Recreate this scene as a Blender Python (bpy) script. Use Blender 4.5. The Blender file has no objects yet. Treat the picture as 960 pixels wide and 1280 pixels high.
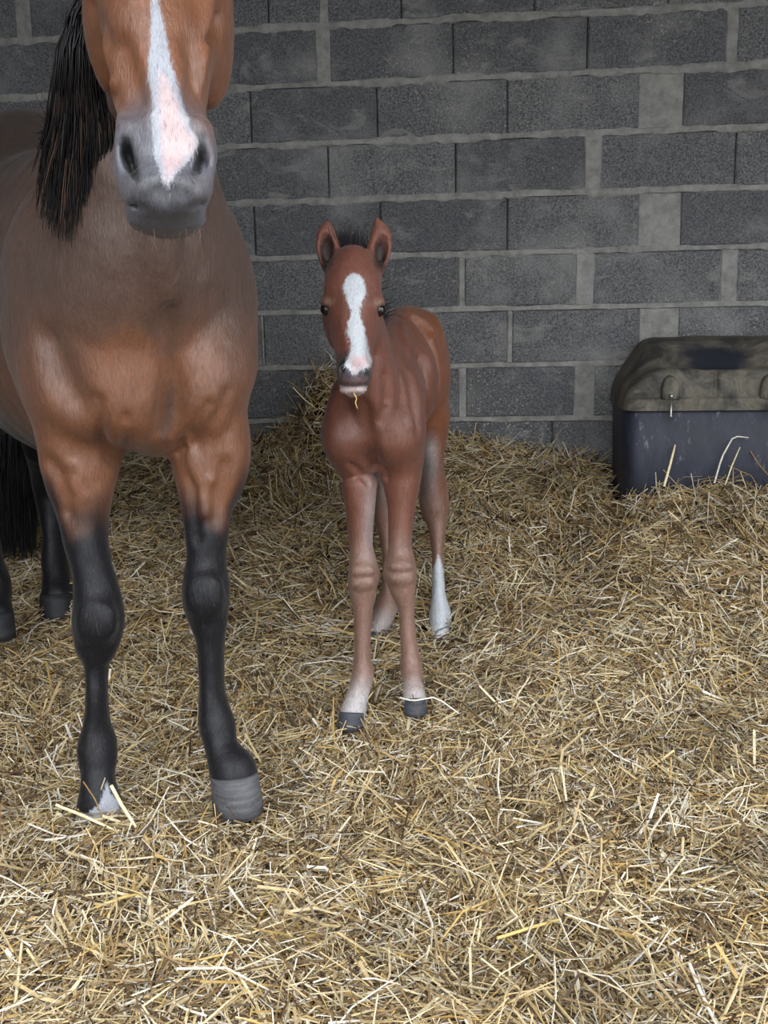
import bpy, bmesh, math, random
import numpy as np
from mathutils import Vector, Matrix

random.seed(7)
rng = np.random.default_rng(7)
SC = bpy.context.scene
COL = SC.collection

# ------------------------------------------------------------------ camera
FPX, CX, CY = 1300.0, 480.0, 640.0
PITCH, ROLL, CAMH = math.radians(10.25), 0.018, 1.12
_fw = np.array([0, math.cos(PITCH), -math.sin(PITCH)])
_u0 = np.array([0, math.sin(PITCH), math.cos(PITCH)])
_r0 = np.array([1.0, 0, 0])
_rt = _r0 * math.cos(ROLL) - _u0 * math.sin(ROLL)
_up = _r0 * math.sin(ROLL) + _u0 * math.cos(ROLL)
CAM = np.array([0, 0, CAMH])
cam_d = bpy.data.cameras.new('camera')
cam_d.sensor_fit = 'VERTICAL'
cam_d.sensor_height = 36.0
cam_d.sensor_width = 27.0
cam_d.lens = 36.0 * FPX / 1280.0
cam_d.clip_start = 0.05
cam_o = bpy.data.objects.new('camera', cam_d)
COL.objects.link(cam_o)
M = Matrix.Identity(4)
for i in range(3):
    M[i][0], M[i][1], M[i][2], M[i][3] = _rt[i], _up[i], -_fw[i], CAM[i]
cam_o.matrix_world = M
SC.camera = cam_o

# ------------------------------------------------------------------ overcast sky, exposure
world = bpy.data.worlds.new('overcast_sky')
SC.world = world
world.use_nodes = True
bgn = world.node_tree.nodes['Background']
bgn.inputs['Color'].default_value = (0.93, 0.965, 1.0, 1)
# overcast sky: brightest overhead, a third of that at the horizon
_wt = world.node_tree
_tc = _wt.nodes.new('ShaderNodeTexCoord')
_sx = _wt.nodes.new('ShaderNodeSeparateXYZ')
_mr = _wt.nodes.new('ShaderNodeMapRange')
_wt.links.new(_tc.outputs['Generated'], _sx.inputs[0])
_wt.links.new(_sx.outputs['Z'], _mr.inputs[0])
_mr.inputs[1].default_value, _mr.inputs[2].default_value = 0.0, 1.0
_mr.inputs[3].default_value, _mr.inputs[4].default_value = 1.7, 5.1
_wt.links.new(_mr.outputs[0], bgn.inputs['Strength'])
SC.view_settings.view_transform = 'Standard'
SC.view_settings.look = 'None'
SC.view_settings.gamma = 1.0
SC.view_settings.use_curve_mapping = False
SC.view_settings.exposure = 0.53


def ray(px, py):
    return _fw + _rt * (px - CX) / FPX - _up * (py - CY) / FPX


def P(px, py, Y):
    """point seen at a pixel of the 960x1280 frame, standing at distance Y into the stable"""
    r = ray(px, py)
    return CAM + r * (Y / r[1])


def S(n, Y):
    """size in metres of n pixels at distance Y"""
    return n * Y / FPX


def pix(V):
    d = V - CAM
    w = d @ _fw
    return CX + FPX * (d @ _rt) / w, CY - FPX * (d @ _up) / w


# ------------------------------------------------------------------ helpers
def tag(o, label=None, cat=None, group=None, kind=None):
    if label: o['label'] = label
    if cat: o['category'] = cat
    if group: o['group'] = group
    if kind: o['kind'] = kind
    return o


def link(name, me, mat=None, parent=None):
    o = bpy.data.objects.new(name, me)
    COL.objects.link(o)
    if mat is not None and me is not None and not me.materials:
        me.materials.append(mat)
    if parent is not None:
        o.parent = parent
    return o


def empty(name, loc):
    o = bpy.data.objects.new(name, None)
    COL.objects.link(o)
    o.location = loc
    o.empty_display_size = 0.1
    bpy.context.view_layer.update()
    return o


def child_world(name, me, mat, parent):
    """child whose mesh is given in world coordinates"""
    o = link(name, me, mat, parent)
    o.matrix_parent_inverse = Matrix.Translation(-Vector(parent.location))
    return o


def np_mesh(name, V, Fq, smooth=True):
    """fast mesh from numpy arrays; Fq is (n,3) or (n,4)"""
    me = bpy.data.meshes.new(name)
    V = np.ascontiguousarray(V, dtype=np.float32)
    Fq = np.ascontiguousarray(Fq, dtype=np.int32)
    n, k = Fq.shape
    me.vertices.add(len(V))
    me.vertices.foreach_set('co', V.ravel())
    me.loops.add(n * k)
    me.loops.foreach_set('vertex_index', Fq.ravel())
    me.polygons.add(n)
    me.polygons.foreach_set('loop_start', np.arange(0, n * k, k, dtype=np.int32))
    me.polygons.foreach_set('use_smooth', np.full(n, smooth))
    me.update(calc_edges=True)
    me.validate()
    return me


def add_col(me, name, C):
    a = me.attributes.new(name, 'FLOAT_COLOR', 'POINT')
    if C.shape[1] == 3:
        C = np.concatenate([C, np.ones((len(C), 1))], 1)
    a.data.foreach_set('color', np.ascontiguousarray(C, dtype=np.float32).ravel())


def add_float(me, name, A):
    a = me.attributes.new(name, 'FLOAT', 'POINT')
    a.data.foreach_set('value', np.ascontiguousarray(A, dtype=np.float32))


def srgb(r, g, b):
    f = lambda c: (c / 255 / 12.92) if c / 255 <= 0.04045 else ((c / 255 + 0.055) / 1.055) ** 2.4
    return (f(r), f(g), f(b))


def sstep(a, b, x):
    t = np.clip((x - a) / (b - a), 0, 1)
    return t * t * (3 - 2 * t)


# cheap value noise in numpy -------------------------------------------------
_perm = np.random.default_rng(3).random((64, 64, 64)).astype(np.float32)


def vnoise(p, scale):
    q = np.asarray(p) * scale
    i = np.floor(q).astype(np.int64)
    f = q - i
    f = f * f * (3 - 2 * f)
    i &= 63
    j = (i + 1) & 63
    r = 0
    for a in (0, 1):
        for b in (0, 1):
            for c in (0, 1):
                xa = (j if a else i)[..., 0]; yb = (j if b else i)[..., 1]; zc = (j if c else i)[..., 2]
                w = (f[..., 0] if a else 1 - f[..., 0]) * (f[..., 1] if b else 1 - f[..., 1]) * (f[..., 2] if c else 1 - f[..., 2])
                r = r + w * _perm[xa, yb, zc]
    return r * 2 - 1


def noise2(x, y, scale, seed=0.0):
    return vnoise(np.stack([x, y, np.full_like(x, 0.37 + seed)], -1) * np.array([1, 1, 1 / scale]), scale)


# node helpers ---------------------------------------------------------------
class NT:
    def __init__(self, name):
        self.mat = bpy.data.materials.new(name)
        self.mat.use_nodes = True
        self.t = self.mat.node_tree
        self.b = self.t.nodes['Principled BSDF']

    def n(self, kind, **kw):
        nd = self.t.nodes.new(kind)
        for k, v in kw.items():
            if k.startswith('_'):
                setattr(nd, k[1:], v)
        return nd

    def l(self, a, b):
        self.t.links.new(a, b)

    def coord(self, kind='Object'):
        return self.n('ShaderNodeTexCoord').outputs[kind]

    def noise(self, scale, detail=4, rough=0.55, vec=None, dist=0.0):
        nd = self.n('ShaderNodeTexNoise')
        nd.inputs['Scale'].default_value = scale
        nd.inputs['Detail'].default_value = detail
        nd.inputs['Roughness'].default_value = rough
        nd.inputs['Distortion'].default_value = dist
        if vec is not None: self.l(vec, nd.inputs['Vector'])
        return nd.outputs['Fac']

    def ramp(self, fac, stops):
        nd = self.n('ShaderNodeValToRGB')
        e = nd.color_ramp.elements
        while len(e) < len(stops): e.new(0.5)
        for el, (p, c) in zip(e, stops):
            el.position = p
            el.color = (*c, 1) if len(c) == 3 else c
        self.l(fac, nd.inputs['Fac'])
        return nd.outputs['Color']

    def mix(self, fac, a, b, mode='MIX'):
        nd = self.n('ShaderNodeMix')
        nd.data_type = 'RGBA'
        nd.blend_type = mode
        for s, v in ((nd.inputs['Factor'], fac), (nd.inputs['A'], a), (nd.inputs['B'], b)):
            pass
        ins = [nd.inputs[0], nd.inputs[6], nd.inputs[7]]
        for s, v in zip(ins, (fac, a, b)):
            if isinstance(v, (int, float)): s.default_value = v
            elif isinstance(v, tuple): s.default_value = (*v, 1)
            else: self.l(v, s)
        return nd.outputs[2]

    def math(self, op, a, b=0.0, c=None):
        nd = self.n('ShaderNodeMath')
        nd.operation = op
        for s, v in zip(nd.inputs, (a, b, c)):
            if v is None: continue
            if isinstance(v, (int, float)): s.default_value = v
            else: self.l(v, s)
        return nd.outputs[0]

    def maprange(self, v, a, b, c=0.0, d=1.0, smooth=False):
        nd = self.n('ShaderNodeMapRange')
        if smooth: nd.interpolation_type = 'SMOOTHSTEP'
        self.l(v, nd.inputs[0])
        for i, x in enumerate((a, b, c, d)): nd.inputs[i + 1].default_value = x
        return nd.outputs[0]

    def attr(self, name, out='Color'):
        nd = self.n('ShaderNodeAttribute')
        nd.attribute_name = name
        return nd.outputs[out]

    def objrand(self):
        return self.n('ShaderNodeObjectInfo').outputs['Random']

    def stretch(self, vec, s):
        nd = self.n('ShaderNodeMapping')
        nd.inputs['Scale'].default_value = s
        self.l(vec, nd.inputs['Vector'])
        return nd.outputs['Vector']

    def bump(self, h, strength=0.5, dist=0.01):
        nd = self.n('ShaderNodeBump')
        nd.inputs['Strength'].default_value = strength
        nd.inputs['Distance'].default_value = dist
        self.l(h, nd.inputs['Height'])
        self.l(nd.outputs['Normal'], self.b.inputs['Normal'])

    def set(self, color=None, rough=None, metal=None, spec=None, sheen=None):
        for key, v in (('Base Color', color), ('Roughness', rough), ('Metallic', metal), ('Specular IOR Level', spec), ('Sheen Weight', sheen)):
            if v is None: continue
            s = self.b.inputs[key]
            if isinstance(v, tuple): s.default_value = (*v, 1)
            elif isinstance(v, (int, float)): s.default_value = v
            else: self.l(v, s)
        return self.mat


def mat_block():
    m = NT('concrete_block')
    g = m.n('ShaderNodeNewGeometry').outputs['Position']
    fine = m.noise(150, 3, 0.7, g)
    grain = m.noise(330, 2, 0.6, g)
    big = m.noise(3.2, 4, 0.6, g)
    base = m.ramp(m.objrand(), [(0.0, srgb(116, 117, 120)), (0.5, srgb(130, 131, 133)), (1.0, srgb(144, 145, 145))])
    c = m.mix(m.maprange(fine, 0.36, 0.62), base, srgb(82, 83, 86))
    c = m.mix(m.maprange(big, 0.50, 0.70, 0, 0.6), c, srgb(160, 160, 158))
    pits = m.maprange(grain, 0.30, 0.42, 1, 0)
    c = m.mix(m.math('MULTIPLY', pits, 0.8), c, srgb(38, 39, 44))
    # cream splashes and lime specks gathered in patches
    spk = m.maprange(m.noise(110, 2, 0.5, g), 0.60, 0.68, 0, .7)
    patch = m.maprange(m.noise(2.1, 3, 0.5, g), 0.50, 0.68)
    c = m.mix(m.math('MULTIPLY', spk, patch), c, srgb(190, 184, 164))
    smear = m.maprange(m.noise(5.5, 5, 0.7, m.stretch(g, (1, 1, 1.8)), 1.0), 0.56, 0.66, 0, 0.5)
    c = m.mix(smear, c, srgb(158, 157, 153))
    m.set(c, 0.93, spec=0.25)
    m.bump(m.math('ADD', m.math('MULTIPLY', fine, 0.7), m.math('MULTIPLY', grain, 0.6)), 1.0, 0.006)
    return m.mat


def mat_mortar(name, tone):
    m = NT(name)
    g = m.n('ShaderNodeNewGeometry').outputs['Position']
    a = m.noise(22, 5, 0.65, g)
    f = m.noise(180, 3, 0.6, g)
    d = tuple(x * 0.55 for x in tone)
    c = m.mix(m.maprange(a, 0.32, 0.62), d, tone)
    c = m.mix(m.maprange(f, 0.35, 0.7, 0, 0.35), c, tuple(x * 0.6 for x in tone))
    m.set(c, 0.95, spec=0.2)
    m.bump(m.math('ADD', a, m.math('MULTIPLY', f, 0.5)), 0.8, 0.008)
    return m.mat


MAT_BLOCK = mat_block()
MAT_MORTAR = mat_mortar('lime_mortar', srgb(160, 159, 155))
MAT_BACK = mat_mortar('joint_mortar', srgb(70, 70, 70))


def plain(name, c, rough=0.7, metal=0.0, noise_amt=0.25, scale=20, spec=0.4):
    m = NT(name)
    n = m.noise(scale, 5, 0.6, m.coord())
    col = m.mix(m.maprange(n, 0.3, 0.7), c, tuple(x * (1 - noise_amt) for x in c))
    m.set(col, rough, metal, spec)
    m.bump(n, 0.15, 0.005)
    return m.mat


# ------------------------------------------------------------------ wall of concrete blocks
YW, KW = 4.16, 0.115
WANG = -math.atan(KW)
WN = math.hypot(1, KW)


def wall_uv(px, py):
    r = ray(px, py)
    t = YW / (r[1] + KW * r[0])
    q = CAM + r * t
    return q[0] * WN, q[2]


def box_bm(bm, x0, x1, y0, y1, z0, z1):
    v = [bm.verts.new((x, y, z)) for x in (x0, x1) for y in (y0, y1) for z in (z0, z1)]
    for f in ((0, 1, 3, 2), (4, 6, 7, 5), (0, 4, 5, 1), (2, 3, 7, 6), (0, 2, 6, 4), (1, 5, 7, 3)):
        bm.faces.new([v[i] for i in f])


def bm_obj(name, bm, mat, parent=None, smooth=False):
    bmesh.ops.recalc_face_normals(bm, faces=bm.faces)
    me = bpy.data.meshes.new(name)
    bm.to_mesh(me)
    bm.free()
    if smooth:
        me.polygons.foreach_set('use_smooth', np.ones(len(me.polygons), dtype=bool))
    return link(name, me, mat, parent)


bm = bmesh.new()
box_bm(bm, -3.4, 3.0, 0.014, 0.24, -0.05, 2.78)
wall_back = bm_obj('wall_back', bm, MAT_BACK)
wall_back.location = (0, YW, 0)
wall_back.rotation_euler = (0, 0, WANG)
tag(wall_back, 'grey concrete block wall behind the horses', None, kind='structure')

COURSE = 0.2135
BEDS = [2.78, 2.228 + COURSE * 2, 2.228 + COURSE, 2.228, 2.020, 1.807, 1.594, 1.381, 1.171, 0.954, 0.743, 0.53, 0.316, 0.10]
# vertical joints per course as (pixel x, width in px of a mortar-filled joint, 0 = dry joint), measured at pixel row py
ROWS = [
    (None, None), (None, None),
    (8, [(-125, 0), (28, 18), (180, 0), (335, 0), (404, 9), (501, 0), (668, 0), (835, 0), (1003, 0)]),
    (72, [(-92, 0), (72, 0), (236, 0), (404, 16), (566, 0), (734, 0), (914, 12), (1082, 0)]),
    (140, [(-15, 0), (150, 0), (313, 0), (471, 0), (634, 0), (826, 50), (1018, 0)]),
    (212, [(-85, 0), (80, 0), (245, 0), (410, 0), (569, 0), (741, 18), (919, 0), (1085, 0)]),
    (285, [(-10, 0), (155, 0), (318, 0), (475, 0), (634, 0), (824, 49), (1015, 0)]),
    (352, [(-80, 0), (85, 0), (248, 0), (411, 0), (577, 7), (731, 20), (911, 18), (1078, 0)]),
    (424, [(0, 0), (165, 0), (328, 4), (482, 0), (637, 6), (823, 46), (1015, 0)]),
    (492, [(-85, 0), (80, 0), (240, 0), (400, 0), (578, 8), (730, 24), (900, 0), (1070, 0)]),
    (548, [(35, 0), (198, 0), (360, 0), (525, 0), (690, 0), (855, 0), (1020, 0)]),
    (None, None), (None, None),
]


def front_piece(name, x0, x1, z0, z1, mat, y_front, rough, nseg=7, depth=0.16, cham=0.006):
    """a block or mortar filling: slab with a ragged, chamfered front face"""
    W, Hh = x1 - x0, z1 - z0
    ring = []
    na = max(2, int(nseg)); nb = 3
    for i in range(na): ring.append((x0 + W * i / na, z0))
    for i in range(nb): ring.append((x1, z0 + Hh * i / nb))
    for i in range(na): ring.append((x1 - W * i / na, z1))
    for i in range(nb): ring.append((x0, z1 - Hh * i / nb))
    n = len(ring)
    cx, cz = (x0 + x1) / 2, (z0 + z1) / 2
    j = lambda s: random.uniform(-s, s)
    outer = []
    for x, z in ring:
        outer.append((x + (j(rough * 0.5)), z + j(rough)))
    V, Fc = [], []
    for x, z in outer: V.append((x, depth, z))
    for x, z in outer: V.append((x, y_front + cham, z))
    for x, z in outer:
        V.append((x + (cham if x < cx else -cham), y_front + j(0.0008), z + (cham if z < cz else -cham)))
    for i in range(n):
        k = (i + 1) % n
        Fc.append((i, k, n + k, n + i)); Fc.append((n + i, n + k, 2 * n + k, 2 * n + i))
    me = bpy.data.meshes.new(name)
    Fc.append(tuple(2 * n + i for i in range(n)))
    me.from_pydata(V, [], Fc)
    bm = bmesh.new(); bm.from_mesh(me)
    bmesh.ops.recalc_face_normals(bm, faces=bm.faces)
    bm.to_mesh(me); bm.free()
    return link(name, me, mat, wall_back)


for r, (py, joints) in enumerate(ROWS):
    zt, zb = BEDS[r], BEDS[r + 1]
    if joints is None:
        off = 0.245 if r % 2 else 0.0
        js = [(-3.4 + off + 0.49 * i, 0.0) for i in range(14)]
    else:
        js = []
        for jx, w in joints:
            u, _ = wall_uv(jx, py)
            js.append((u, S(w, 4.1)))
        while js[0][0] > -3.0: js.insert(0, (js[0][0] - 0.49, 0.0))
        while js[-1][0] < 2.6: js.append((js[-1][0] + 0.49, 0.0))
    hb = 0.0075
    for (u0, w0), (u1, w1) in zip(js[:-1], js[1:]):
        a = u0 + (w0 / 2 if w0 else 0.002)
        b = u1 - (w1 / 2 if w1 else 0.002)
        front_piece('block', a, b, zb + hb, zt - hb, MAT_BLOCK, random.uniform(-0.004, 0.003), 0.0016)
    for u, w in js:
        if w > 0.025:
            front_piece('mortar_patch', u - w / 2 - 0.004, u + w / 2 + 0.004, zb + 0.002, zt - 0.002, MAT_MORTAR, -0.004 if w < 0.1 else 0.001, 0.005, nseg=3)
        elif w > 0:
            front_piece('mortar_patch', u - w / 2 - 0.002, u + w / 2 + 0.002, zb + 0.002, zt - 0.002, MAT_MORTAR, 0.0, 0.003, nseg=2)

# mortar beds squeezed out between the courses, ragged edges smeared over the block faces
for r, z in enumerate(BEDS[1:-1]):
    n = 420
    xs = np.linspace(-3.35, 2.95, n)
    amp = 1.0 if z > 1.75 else (0.75 if z > 1.3 else 0.45)
    e1 = noise2(xs, np.full(n, r * 3.7), 7.0) * 0.55 + noise2(xs, np.full(n, r * 5.1), 26.0) * 0.4 + noise2(xs, np.full(n, r * 1.7), 60.0) * 0.25
    e2 = noise2(xs, np.full(n, r * 2.3 + 40), 6.0) * 0.55 + noise2(xs, np.full(n, r * 8.1 + 9), 24.0) * 0.4 + noise2(xs, np.full(n, r * 4.7), 60.0) * 0.25
    up = z + 0.0085 + amp * np.clip(0.006 + 0.014 * e1, -0.004, 0.03)
    dn = z - 0.0085 - amp * np.clip(0.006 + 0.016 * e2, -0.004, 0.035)
    pr = -0.0065 - 0.003 * noise2(xs, np.full(n, r * 6.0), 18.0)
    V, Fq = [], []
    prof = [(0.012, up), (-0.0035, up - 0.001), (None, z + 0.007 + 0 * xs), (None, z - 0.008 + 0 * xs), (-0.0035, dn + 0.001), (0.012, dn)]
    rows = []
    for yv, zz in prof:
        yy = pr if yv is None else np.full(n, yv)
        rows.append(np.stack([xs, yy, zz], 1))
    V = np.concatenate(rows)
    i = np.arange(n - 1)
    Fq = np.concatenate([np.stack([k * n + i, k * n + i + 1, (k + 1) * n + i + 1, (k + 1) * n + i], 1) for k in range(5)])
    link('mortar_bed', np_mesh('mortar_bed', V, Fq, smooth=False), MAT_MORTAR, wall_back)

# unseen stable shell, sized to steer the daylight from the open front
MAT_SIDE = plain('rendered_blockwork', srgb(120, 120, 118), 0.95)
MAT_ROOF = plain('roof_sheeting', srgb(92, 88, 82), 0.9)
MAT_YARD = plain('yard_concrete', srgb(112, 110, 106), 0.95, scale=4)
for nm, (x0, x1, y0, y1, z0, z1), mt, lb in (
        ('wall_left', (-3.3, -3.1, -2.0, 4.7, -0.05, 2.78), MAT_SIDE, 'grey rendered side wall on the left, unseen, extended forward to hold back light'),
        ('wall_right', (2.7, 2.9, 2.2, 4.0, -0.05, 2.78), MAT_SIDE, 'grey rendered side wall on the right, unseen, cut short to let light in'),
        ('ceiling', (-3.3, 2.9, 0.8, 4.7, 2.79, 2.86), MAT_ROOF, 'unseen dark roof over the stable, added to shade the wall top')):
    bm = bmesh.new()
    box_bm(bm, x0, x1, y0, y1, z0, z1)
    tag(bm_obj(nm, bm, mt), lb, None, kind='structure')
bm = bmesh.new()
box_bm(bm, -14, 14, -14, 0.35, -0.25, -0.06)
tag(bm_obj('floor', bm, MAT_YARD), 'concrete yard outside the open stable front', None, kind='structure')


# ------------------------------------------------------------------ straw bed
def wall_dist(x, y):
    return (YW - KW * x - y) / WN


def ground(x, y):
    """height of the packed bedding"""
    x = np.asarray(x, float); y = np.asarray(y, float)
    d = wall_dist(x, y)
    # bank along the wall, lower right of the foal, higher at the left
    wx = np.interp(x, [-3, -1.6, -0.7, -0.35, 0.1, 0.45, 0.8, 1.05, 3], [0.5, 0.52, 0.64, 0.66, 0.68, 0.62, 0.56, 0.52, 0.52])
    t = np.clip(1 - d / 1.25, 0, 1.05)
    z = (wx - 0.06) * t ** 1.35
    z = z + 0.09 * sstep(2.2, 3.0, y)
    # heap beside the foal
    z = z + 0.27 * np.exp(-((x + 0.215) / 0.085) ** 2 - ((d - 0.03) / 0.17) ** 2)
    # mound in front of the bin
    z = z + 0.17 * np.exp(-((x - 1.05) / 0.5) ** 2 - ((y - 3.15) / 0.42) ** 2)
    z = z + 0.06 * np.exp(-((x - 0.55) / 0.3) ** 2 - ((y - 2.75) / 0.35) ** 2)
    # gutter between the bank and the mound
    z = z - 0.05 * np.exp(-((x - 0.62) / 0.12) ** 2 - ((y - 3.45) / 0.4) ** 2)
    z = z + 0.125 * np.exp(-((x - 1.3) / 0.6) ** 4 - ((d - 0.48) / 0.28) ** 2)
    near = sstep(0.0, 0.5, d)
    z = z + near * (0.030 * noise2(x, y, 2.3) + 0.026 * noise2(x, y, 6.1, 5) + 0.014 * noise2(x, y, 15.0, 9))
    # straw heaped against the buried near hoof, hollows around the feet
    z = z + 0.035 * np.exp(-((x + 0.62) / 0.16) ** 2 - ((y - 2.10) / 0.12) ** 2)
    for hx, hy, a in ((-0.30, 2.22, 0.015), (-0.08, 2.62, -0.02), (0.08, 2.62, -0.03), (0.17, 3.12, 0.035)):
        z = z - a * np.exp(-((x - hx) / 0.10) ** 2 - ((y - hy) / 0.10) ** 2)
    return z


def mat_bed():
    m = NT('packed_straw')
    g = m.coord()
    a = m.noise(60, 4, 0.7, m.stretch(g, (1, 3, 1)), 1.5)
    c = m.ramp(a, [(0.25, srgb(34, 26, 16)), (0.55, srgb(74, 58, 36)), (0.8, srgb(112, 92, 58))])
    m.set(c, 0.95, spec=0.1)
    m.bump(a, 1.0, 0.02)
    return m.mat


gx = np.linspace(-3.1, 2.7, 233)
gy = np.linspace(0.25, 4.62, 176)
GX, GY = np.meshgrid(gx, gy, indexing='ij')
GYc = np.minimum(GY, YW - KW * GX + 0.01)
GZ = ground(GX, GYc) - 0.018
V = np.stack([GX, GYc, GZ], -1).reshape(-1, 3)
ii, jj = np.meshgrid(np.arange(232), np.arange(175), indexing='ij')
a = (ii * 176 + jj).ravel()
base = link('floor', np_mesh('floor', V, np.stack([a, a + 176, a + 177, a + 1], 1)), mat_bed())
tag(base, 'packed straw bed covering the stable floor', None, kind='structure')


def tubes(Pl, ra, rb, ref, sides=3):
    """Pl (N,M,3) polylines, ra/rb (N,M) half sizes across, ref (N,3) rough normal -> V, F, strand index"""
    N, Mm, _ = Pl.shape
    T = np.gradient(Pl, axis=1)
    T /= np.linalg.norm(T, axis=2, keepdims=True) + 1e-9
    A = np.cross(T, ref[:, None, :])
    A /= np.linalg.norm(A, axis=2, keepdims=True) + 1e-9
    B = np.cross(A, T)
    rings = []
    if sides == 2:
        offs = [(1, 0), (-1, 0)]
    elif sides == 3:
        offs = [(1, -0.4), (0, 0.9), (-1, -0.4)]
    else:
        offs = [(math.cos(2 * math.pi * k / sides), math.sin(2 * math.pi * k / sides)) for k in range(sides)]
    for ca, cb in offs:
        rings.append(Pl + A * (ca * ra)[..., None] + B * (cb * rb)[..., None])
    Vv = np.stack(rings, 2)
    s = len(offs)
    V = Vv.reshape(-1, 3)
    idx = np.arange(N * Mm * s).reshape(N, Mm, s)
    Fs = []
    for k in range(s if s > 2 else 1):
        k2 = (k + 1) % s
        Fs.append(np.stack([idx[:, :-1, k], idx[:, :-1, k2], idx[:, 1:, k2], idx[:, 1:, k]], -1).reshape(-1, 4))
    return V, np.concatenate(Fs), np.repeat(np.arange(N), Mm * s)


STRAW = np.array([srgb(*c) for c in ((228, 212, 170), (216, 192, 136), (204, 168, 92), (236, 228, 206), (176, 148, 102), (132, 106, 70), (86, 66, 44), (226, 220, 206), (206, 182, 132))])
STRAW_W = np.array([.15, .15, .08, .09, .15, .14, .11, .06, .07])


def straw_set(n, xr, yr, lscale, zoff, tilt, sides, wmul=1.0, keep=None):
    x = rng.uniform(*xr, n); y = rng.uniform(*yr, n)
    d = wall_dist(x, y)
    k = (d > 0.012)
    # thin out what the photo does not look at
    px = CX + FPX * x / np.maximum(y, .3)
    k &= (np.abs(px - CX) < 640) | (rng.random(n) < 0.35)
    if keep is not None: k &= keep(x, y)
    x, y = x[k], y[k]; n = len(x)
    z = ground(x, y)
    e = 0.02
    sx = (ground(x + e, y) - ground(x - e, y)) / (2 * e)
    sy = (ground(x, y + e) - ground(x, y - e)) / (2 * e)
    N = np.stack([-sx, -sy, np.ones(n)], 1)
    N /= np.linalg.norm(N, axis=1, keepdims=True)
    az = 2.6 * noise2(x, y, 2.2, 2) + 1.4 * noise2(x, y, 6, 4) + rng.normal(0, 0.85, n)
    D = np.stack([np.cos(az), np.sin(az), np.zeros(n)], 1)
    D -= N * (D * N).sum(1, keepdims=True)
    D /= np.linalg.norm(D, axis=1, keepdims=True)
    tl = rng.normal(0, tilt, n)
    D = D * np.cos(tl)[:, None] + N * np.sin(tl)[:, None]
    L = np.exp(rng.normal(math.log(lscale), 0.5, n)).clip(0.015, 0.17)
    c = np.stack([x, y, z], 1) + N * rng.uniform(*zoff, n)[:, None] + N * (np.abs(np.sin(tl)) * L * 0.25)[:, None]
    bend = rng.normal(0, 0.09, n) * L
    side = np.cross(D, N)
    b2 = rng.normal(0, 0.07, n) * L
    mid = c + side * bend[:, None] + N * b2[:, None]
    Pl = np.stack([c - D * (L / 2)[:, None], mid, c + D * (L / 2)[:, None]], 1)
    # keep the ends out of the wall
    dd = wall_dist(Pl[..., 0], Pl[..., 1])
    push = np.minimum(dd - 0.012, 0)
    Pl[..., 1] += push * WN
    w = rng.uniform(0.0010, 0.0024, n) * wmul
    ra = np.repeat(w[:, None], 3, 1); ra[:, 2] *= 0.75
    rb = ra * (0.75 if sides > 2 else 1)
    V, Fq, si = tubes(Pl, ra, rb, N + rng.normal(0, .5, (n, 3)), sides)
    ci = rng.choice(len(STRAW), n, p=STRAW_W)
    C = STRAW[ci] * rng.uniform(0.75, 1.06, (n, 1))
    patch = (0.5 + 0.5 * noise2(x, y, 1.7, 7))[:, None]
    C = C * (1 - 0.30 * sstep(.1, .7, noise2(x, y, 3.6, 11) + .5 * noise2(x, y, 9.0, 13)))[:, None]
    C = C * (1 - 0.16 * patch * np.array([[0.9, 1.0, 1.2]]))
    C = C * .88 + C.mean(1, keepdims=True) * .12
    return V, Fq, C[si]


def mat_straw():
    m = NT('straw')
    c = m.attr('tint')
    n = m.noise(90, 2, 0.5, m.coord())
    c = m.mix(m.maprange(n, 0.35, 0.7, 0, 0.35), c, srgb(150, 118, 66), 'MULTIPLY')
    m.set(c, 0.5, spec=0.35)
    return m.mat


MAT_STRAW = mat_straw()
inbox = lambda x, y: ~(((x - KW * (y - YW)) / WN > 0.865) & (x < 2.1) & (wall_dist(x, y) < 0.50))
sets = [
    straw_set(52000, (-2.2, 2.0), (1.25, 4.3), 0.052, (-0.038, -0.006), 0.25, 2, 1.4, inbox),
    straw_set(60000, (-1.7, 1.7), (1.25, 4.3), 0.048, (-0.028, 0.008), 0.30, 2, 1.1, inbox),
    straw_set(46000, (-1.5, 1.5), (1.25, 4.3), 0.048, (-0.020, 0.018), 0.36, 3, 0.85, inbox),
    straw_set(52000, (-1.3, 1.3), (1.25, 3.0), 0.042, (-0.016, 0.020), 0.40, 3, 0.72, inbox),
    straw_set(24000, (-1.5, 1.5), (1.3, 4.3), 0.072, (-0.002, 0.024), 0.26, 3, 0.92, inbox),
    straw_set(9000, (-1.5, 1.5), (1.3, 4.3), 0.100, (0.006, 0.030), 0.28, 3, 1.1, inbox),
    straw_set(7000, (-1.5, 1.5), (1.3, 4.3), 0.060, (0.000, 0.026), 0.40, 2, 1.5, inbox),
    straw_set(1100, (-0.42, 0.0), (3.7, 4.2), 0.09, (0.0, 0.05), 0.7, 3, 1.0),
    straw_set(700, (0.75, 1.6), (3.2, 3.62), 0.10, (0.0, 0.03), 0.6, 3, 1.0, inbox),
]
Vs, Fs, Cs, off = [], [], [], 0
for V, Fq, C in sets:
    Vs.append(V); Fs.append(Fq + off); Cs.append(C); off += len(V)
me = np_mesh('straw_bedding', np.concatenate(Vs), np.concatenate(Fs), smooth=False)
add_col(me, 'tint', np.concatenate(Cs))
straw = link('straw_bedding', me, MAT_STRAW)
tag(straw, 'deep loose golden straw bedding spread over the whole stable floor', 'straw', kind='stuff')


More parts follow.
